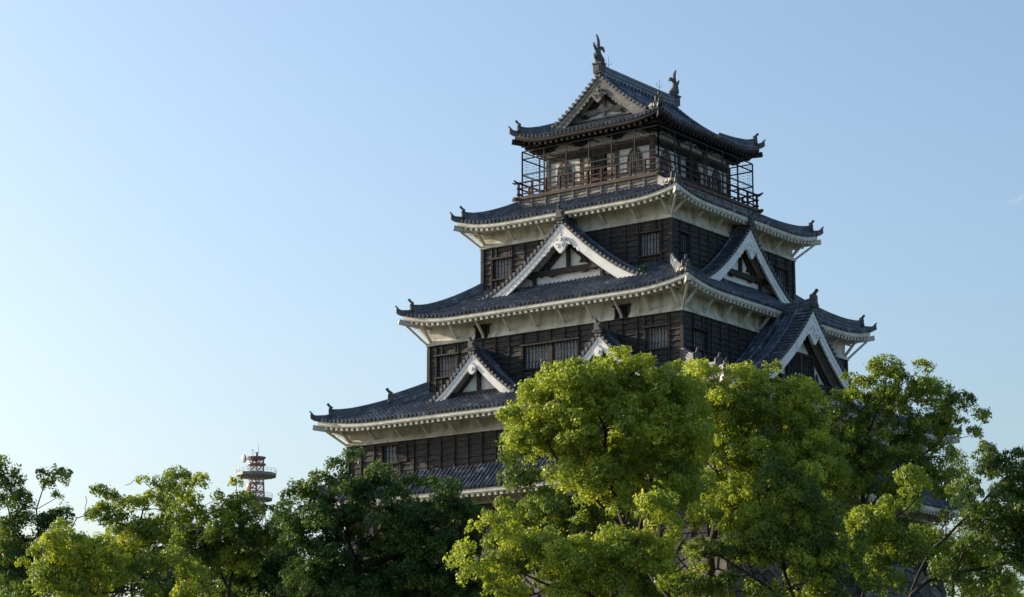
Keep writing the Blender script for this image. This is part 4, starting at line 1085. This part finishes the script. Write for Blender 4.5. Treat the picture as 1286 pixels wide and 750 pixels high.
make_tree('camphor_tree', 'green tree low at the centre right with a bent trunk before the stone base',
    [(965, 648, 28), (940, 690, 26), (1000, 640, 26), (985, 690, 30), (1025, 690, 26), (1052, 712, 20), (1020, 738, 26), (960, 735, 26), (905, 700, 16), (885, 655, 20), (1045, 660, 24), (870, 720, 12), (1050, 748, 18), (880, 690, 20), (925, 722, 24), (900, 742, 22), (858, 742, 20), (1080, 690, 20), (1110, 735, 20), (975, 600, 24), (1010, 605, 22)],
    93, 1015, 'leaf_mid', (.42, .25), guide=[[(1015, 820, 0), (1003, 760, 0), (985, 715, 0), (978, 680, 0)], [(978, 680, 0), (960, 650, 0), (950, 620, 0)], [(1003, 760, 0), (940, 720, 0), (905, 700, 0)]], seed=18, clump=0.63, spacing=.95)
make_tree('camphor_tree', 'rounded green puff tree in front of the stone corner at lower right',
    [(1090, 660, 22), (1075, 672, 14), (1110, 675, 18), (1135, 700, 20), (1160, 690, 16), (1150, 615, 18), (1095, 720, 20), (1120, 650, 18)],
    97, 1092, 'leaf_mid', (.55, .18), guide=[[(1082, 830, 0), (1085, 750, 0), (1092, 700, 0)], [(1092, 700, 0), (1110, 660, 0), (1140, 640, 0)]], seed=19, clump=0.63, spacing=.8)
make_tree('evergreen_oak', 'big dark green tree hiding the lower left of the castle',
    [(388, 606, 17), (374, 624, 16), (427, 591, 15), (403, 626, 24), (432, 612, 22), (452, 578, 12), (476, 606, 19), (512, 614, 17), (537, 608, 13), (560, 630, 19), (585, 648, 20), (405, 650, 28), (450, 632, 26), (505, 650, 34), (552, 672, 32), (592, 668, 20), (372, 672, 26), (430, 690, 38), (495, 700, 42), (560, 710, 38), (600, 728, 26), (385, 725, 34), (450, 740, 40), (520, 750, 40), (358, 645, 14)],
    113, 470, 'leaf_deep', (.42, .2), guide=[[(455, 830, 0), (450, 750, 0), (447, 700, 0)], [(447, 700, 0), (425, 640, 0), (405, 600, 0)], [(447, 700, 0), (490, 650, 0), (520, 610, 0)], [(450, 720, 0), (520, 690, 0), (560, 650, 0)]], seed=20, clump=.72, leaf_len=.17, spacing=.86, shell=.5)
make_tree('evergreen_oak', 'dark shaded tree between the tall dark tree and the lighter trees on the left',
    [(350, 700, 24), (320, 715, 26), (335, 745, 34), (345, 665, 16), (385, 750, 34), (290, 745, 28), (365, 730, 26)],
    122, 335, 'leaf_deep', (.55, .3), seed=21, clump=.72, leaf_len=.18)
make_tree('camphor_tree', 'lit green tree left of centre with small tufts against the pale sky',
    [(140, 640, 17), (155, 662, 24), (188, 612, 15), (205, 633, 22), (172, 692, 30), (205, 672, 28), (130, 660, 14), (178, 640, 16), (128, 625, 8), (215, 605, 9)],
    120, 162, 'leaf_mid', (.5, .22), guide=[[(165, 830, 0), (166, 740, 0), (167, 690, 0)], [(167, 690, 0), (180, 640, 0), (190, 615, 0)]], seed=22, clump=0.68, leaf_len=.17, bare=[(160, 610), (150, 625)], spacing=.95)
make_tree('camphor_tree', 'wide green tree in front of the radio mast foot',
    [(245, 608, 18), (232, 625, 18), (240, 652, 28), (262, 625, 14), (296, 645, 26), (270, 664, 28), (322, 648, 18), (336, 634, 10), (289, 613, 8), (302, 690, 32), (250, 695, 34), (340, 672, 20), (309, 624, 9), (276, 630, 12), (352, 640, 8)],
    117, 290, 'leaf_mid', (.34, .22), guide=[[(283, 830, 0), (286, 735, 0), (300, 690, 0), (298, 660, 0)], [(286, 735, 0), (255, 690, 0), (245, 640, 0)]], seed=23, clump=0.71, leaf_len=.17, spacing=.95)
make_tree('camphor_tree', 'low yellow-green sunlit tree at the lower left corner',
    [(62, 690, 18), (42, 706, 15), (88, 695, 24), (125, 695, 24), (60, 732, 28), (108, 728, 28), (150, 720, 24), (235, 735, 22), (215, 712, 16), (190, 735, 24), (78, 672, 9), (245, 750, 20), (30, 720, 12)],
    104, 110, 'leaf_gold', (.45, .2), guide=[[(115, 830, 0), (95, 760, 0), (85, 742, 0)], [(95, 760, 0), (60, 742, 0), (30, 715, 0)], [(95, 755, 0), (120, 745, 0), (170, 740, 0), (215, 725, 0)]], seed=24, clump=0.66, bare=[(26, 700)])
make_tree('evergreen_oak', 'tall dark tree at the left edge with an uneven top and a bare branch',
    [(60, 600, 16), (74, 608, 14), (48, 612, 12), (82, 600, 8), (52, 632, 16), (66, 650, 18), (10, 612, 18), (-8, 600, 18), (25, 635, 22), (35, 612, 16), (62, 628, 18), (15, 665, 26), (50, 680, 26), (0, 700, 32), (82, 672, 12), (92, 660, 8), (35, 720, 32), (90, 700, 14), (40, 650, 14)],
    118, 48, 'leaf_deep', (.68, .28), guide=[[(48, 830, 0), (50, 700, 0), (46, 640, 0), (55, 610, 0)], [(50, 690, 0), (88, 665, 0), (98, 652, 0), (107, 648, 0)], [(50, 700, 0), (15, 660, 0), (5, 620, 0)]], seed=25, clump=0.71, leaf_len=.17, bare=[(108, 620), (110, 645), (90, 650)], spacing=.93)
for j, (px, py, rp, lab) in enumerate(((20, 730, 40, 'shaded tree far back behind the tall tree at the left edge'), (115, 725, 40, 'shaded tree far back between the left edge tree and the lit green one'), (215, 730, 42, 'shaded tree far back left of the mast, only seen in gaps'), (300, 735, 42, 'shaded tree far back under the radio mast'))):
    make_tree('evergreen_oak', lab, [(px, py, rp), (px-28, py-18, rp*.6), (px+30, py-12, rp*.6), (px+5, py-32, rp*.5)], 160, px, 'leaf_deep', (.6, .25), seed=30+j, clump=.85, leaf_len=.27, n_leaf=110, group='background trees on the left')
print('LEAVES', LEAVES)

# weeds that have taken root on the roofs
def weeds(loc, label, n_=110, r_=.24):
    rs = np.random.default_rng(int(loc[0]*10)+50); o = empty('roof_weed', loc, label, 'plant')
    st = MB(); lf = MB()
    for i in range(9):
        a = rs.uniform(0, 6.28); h = r_*rs.uniform(.6, 1.2); p1 = np.array(loc)+[math.cos(a)*r_*.8, math.sin(a)*r_*.8, h]
        st.tube([loc, (np.array(loc)+p1)/2+[0, 0, .08], p1], [.012, .009, .005], 4)
        for j in range(n_//9):
            c = np.array(loc)+(p1-np.array(loc))*rs.uniform(.3, 1.05)+rs.normal(0, .05, 3); u = rs.normal(0, .04, 3); v = rs.normal(0, .035, 3)
            lf.add([c-u, c+v, c+u, c-v], [(0, 1, 2, 3)])
    part('stem', st, 'bark', o); part('leaves', lf, 'leaf_deep', o)
weeds((5.3, -7.8, 29.62), 'green weeds growing on the roof at the right foot of the front gable')
weeds((5.5, -10.25, 24.5), 'weeds clinging to the bargeboard of the small gable behind the tree top', r_=.26)
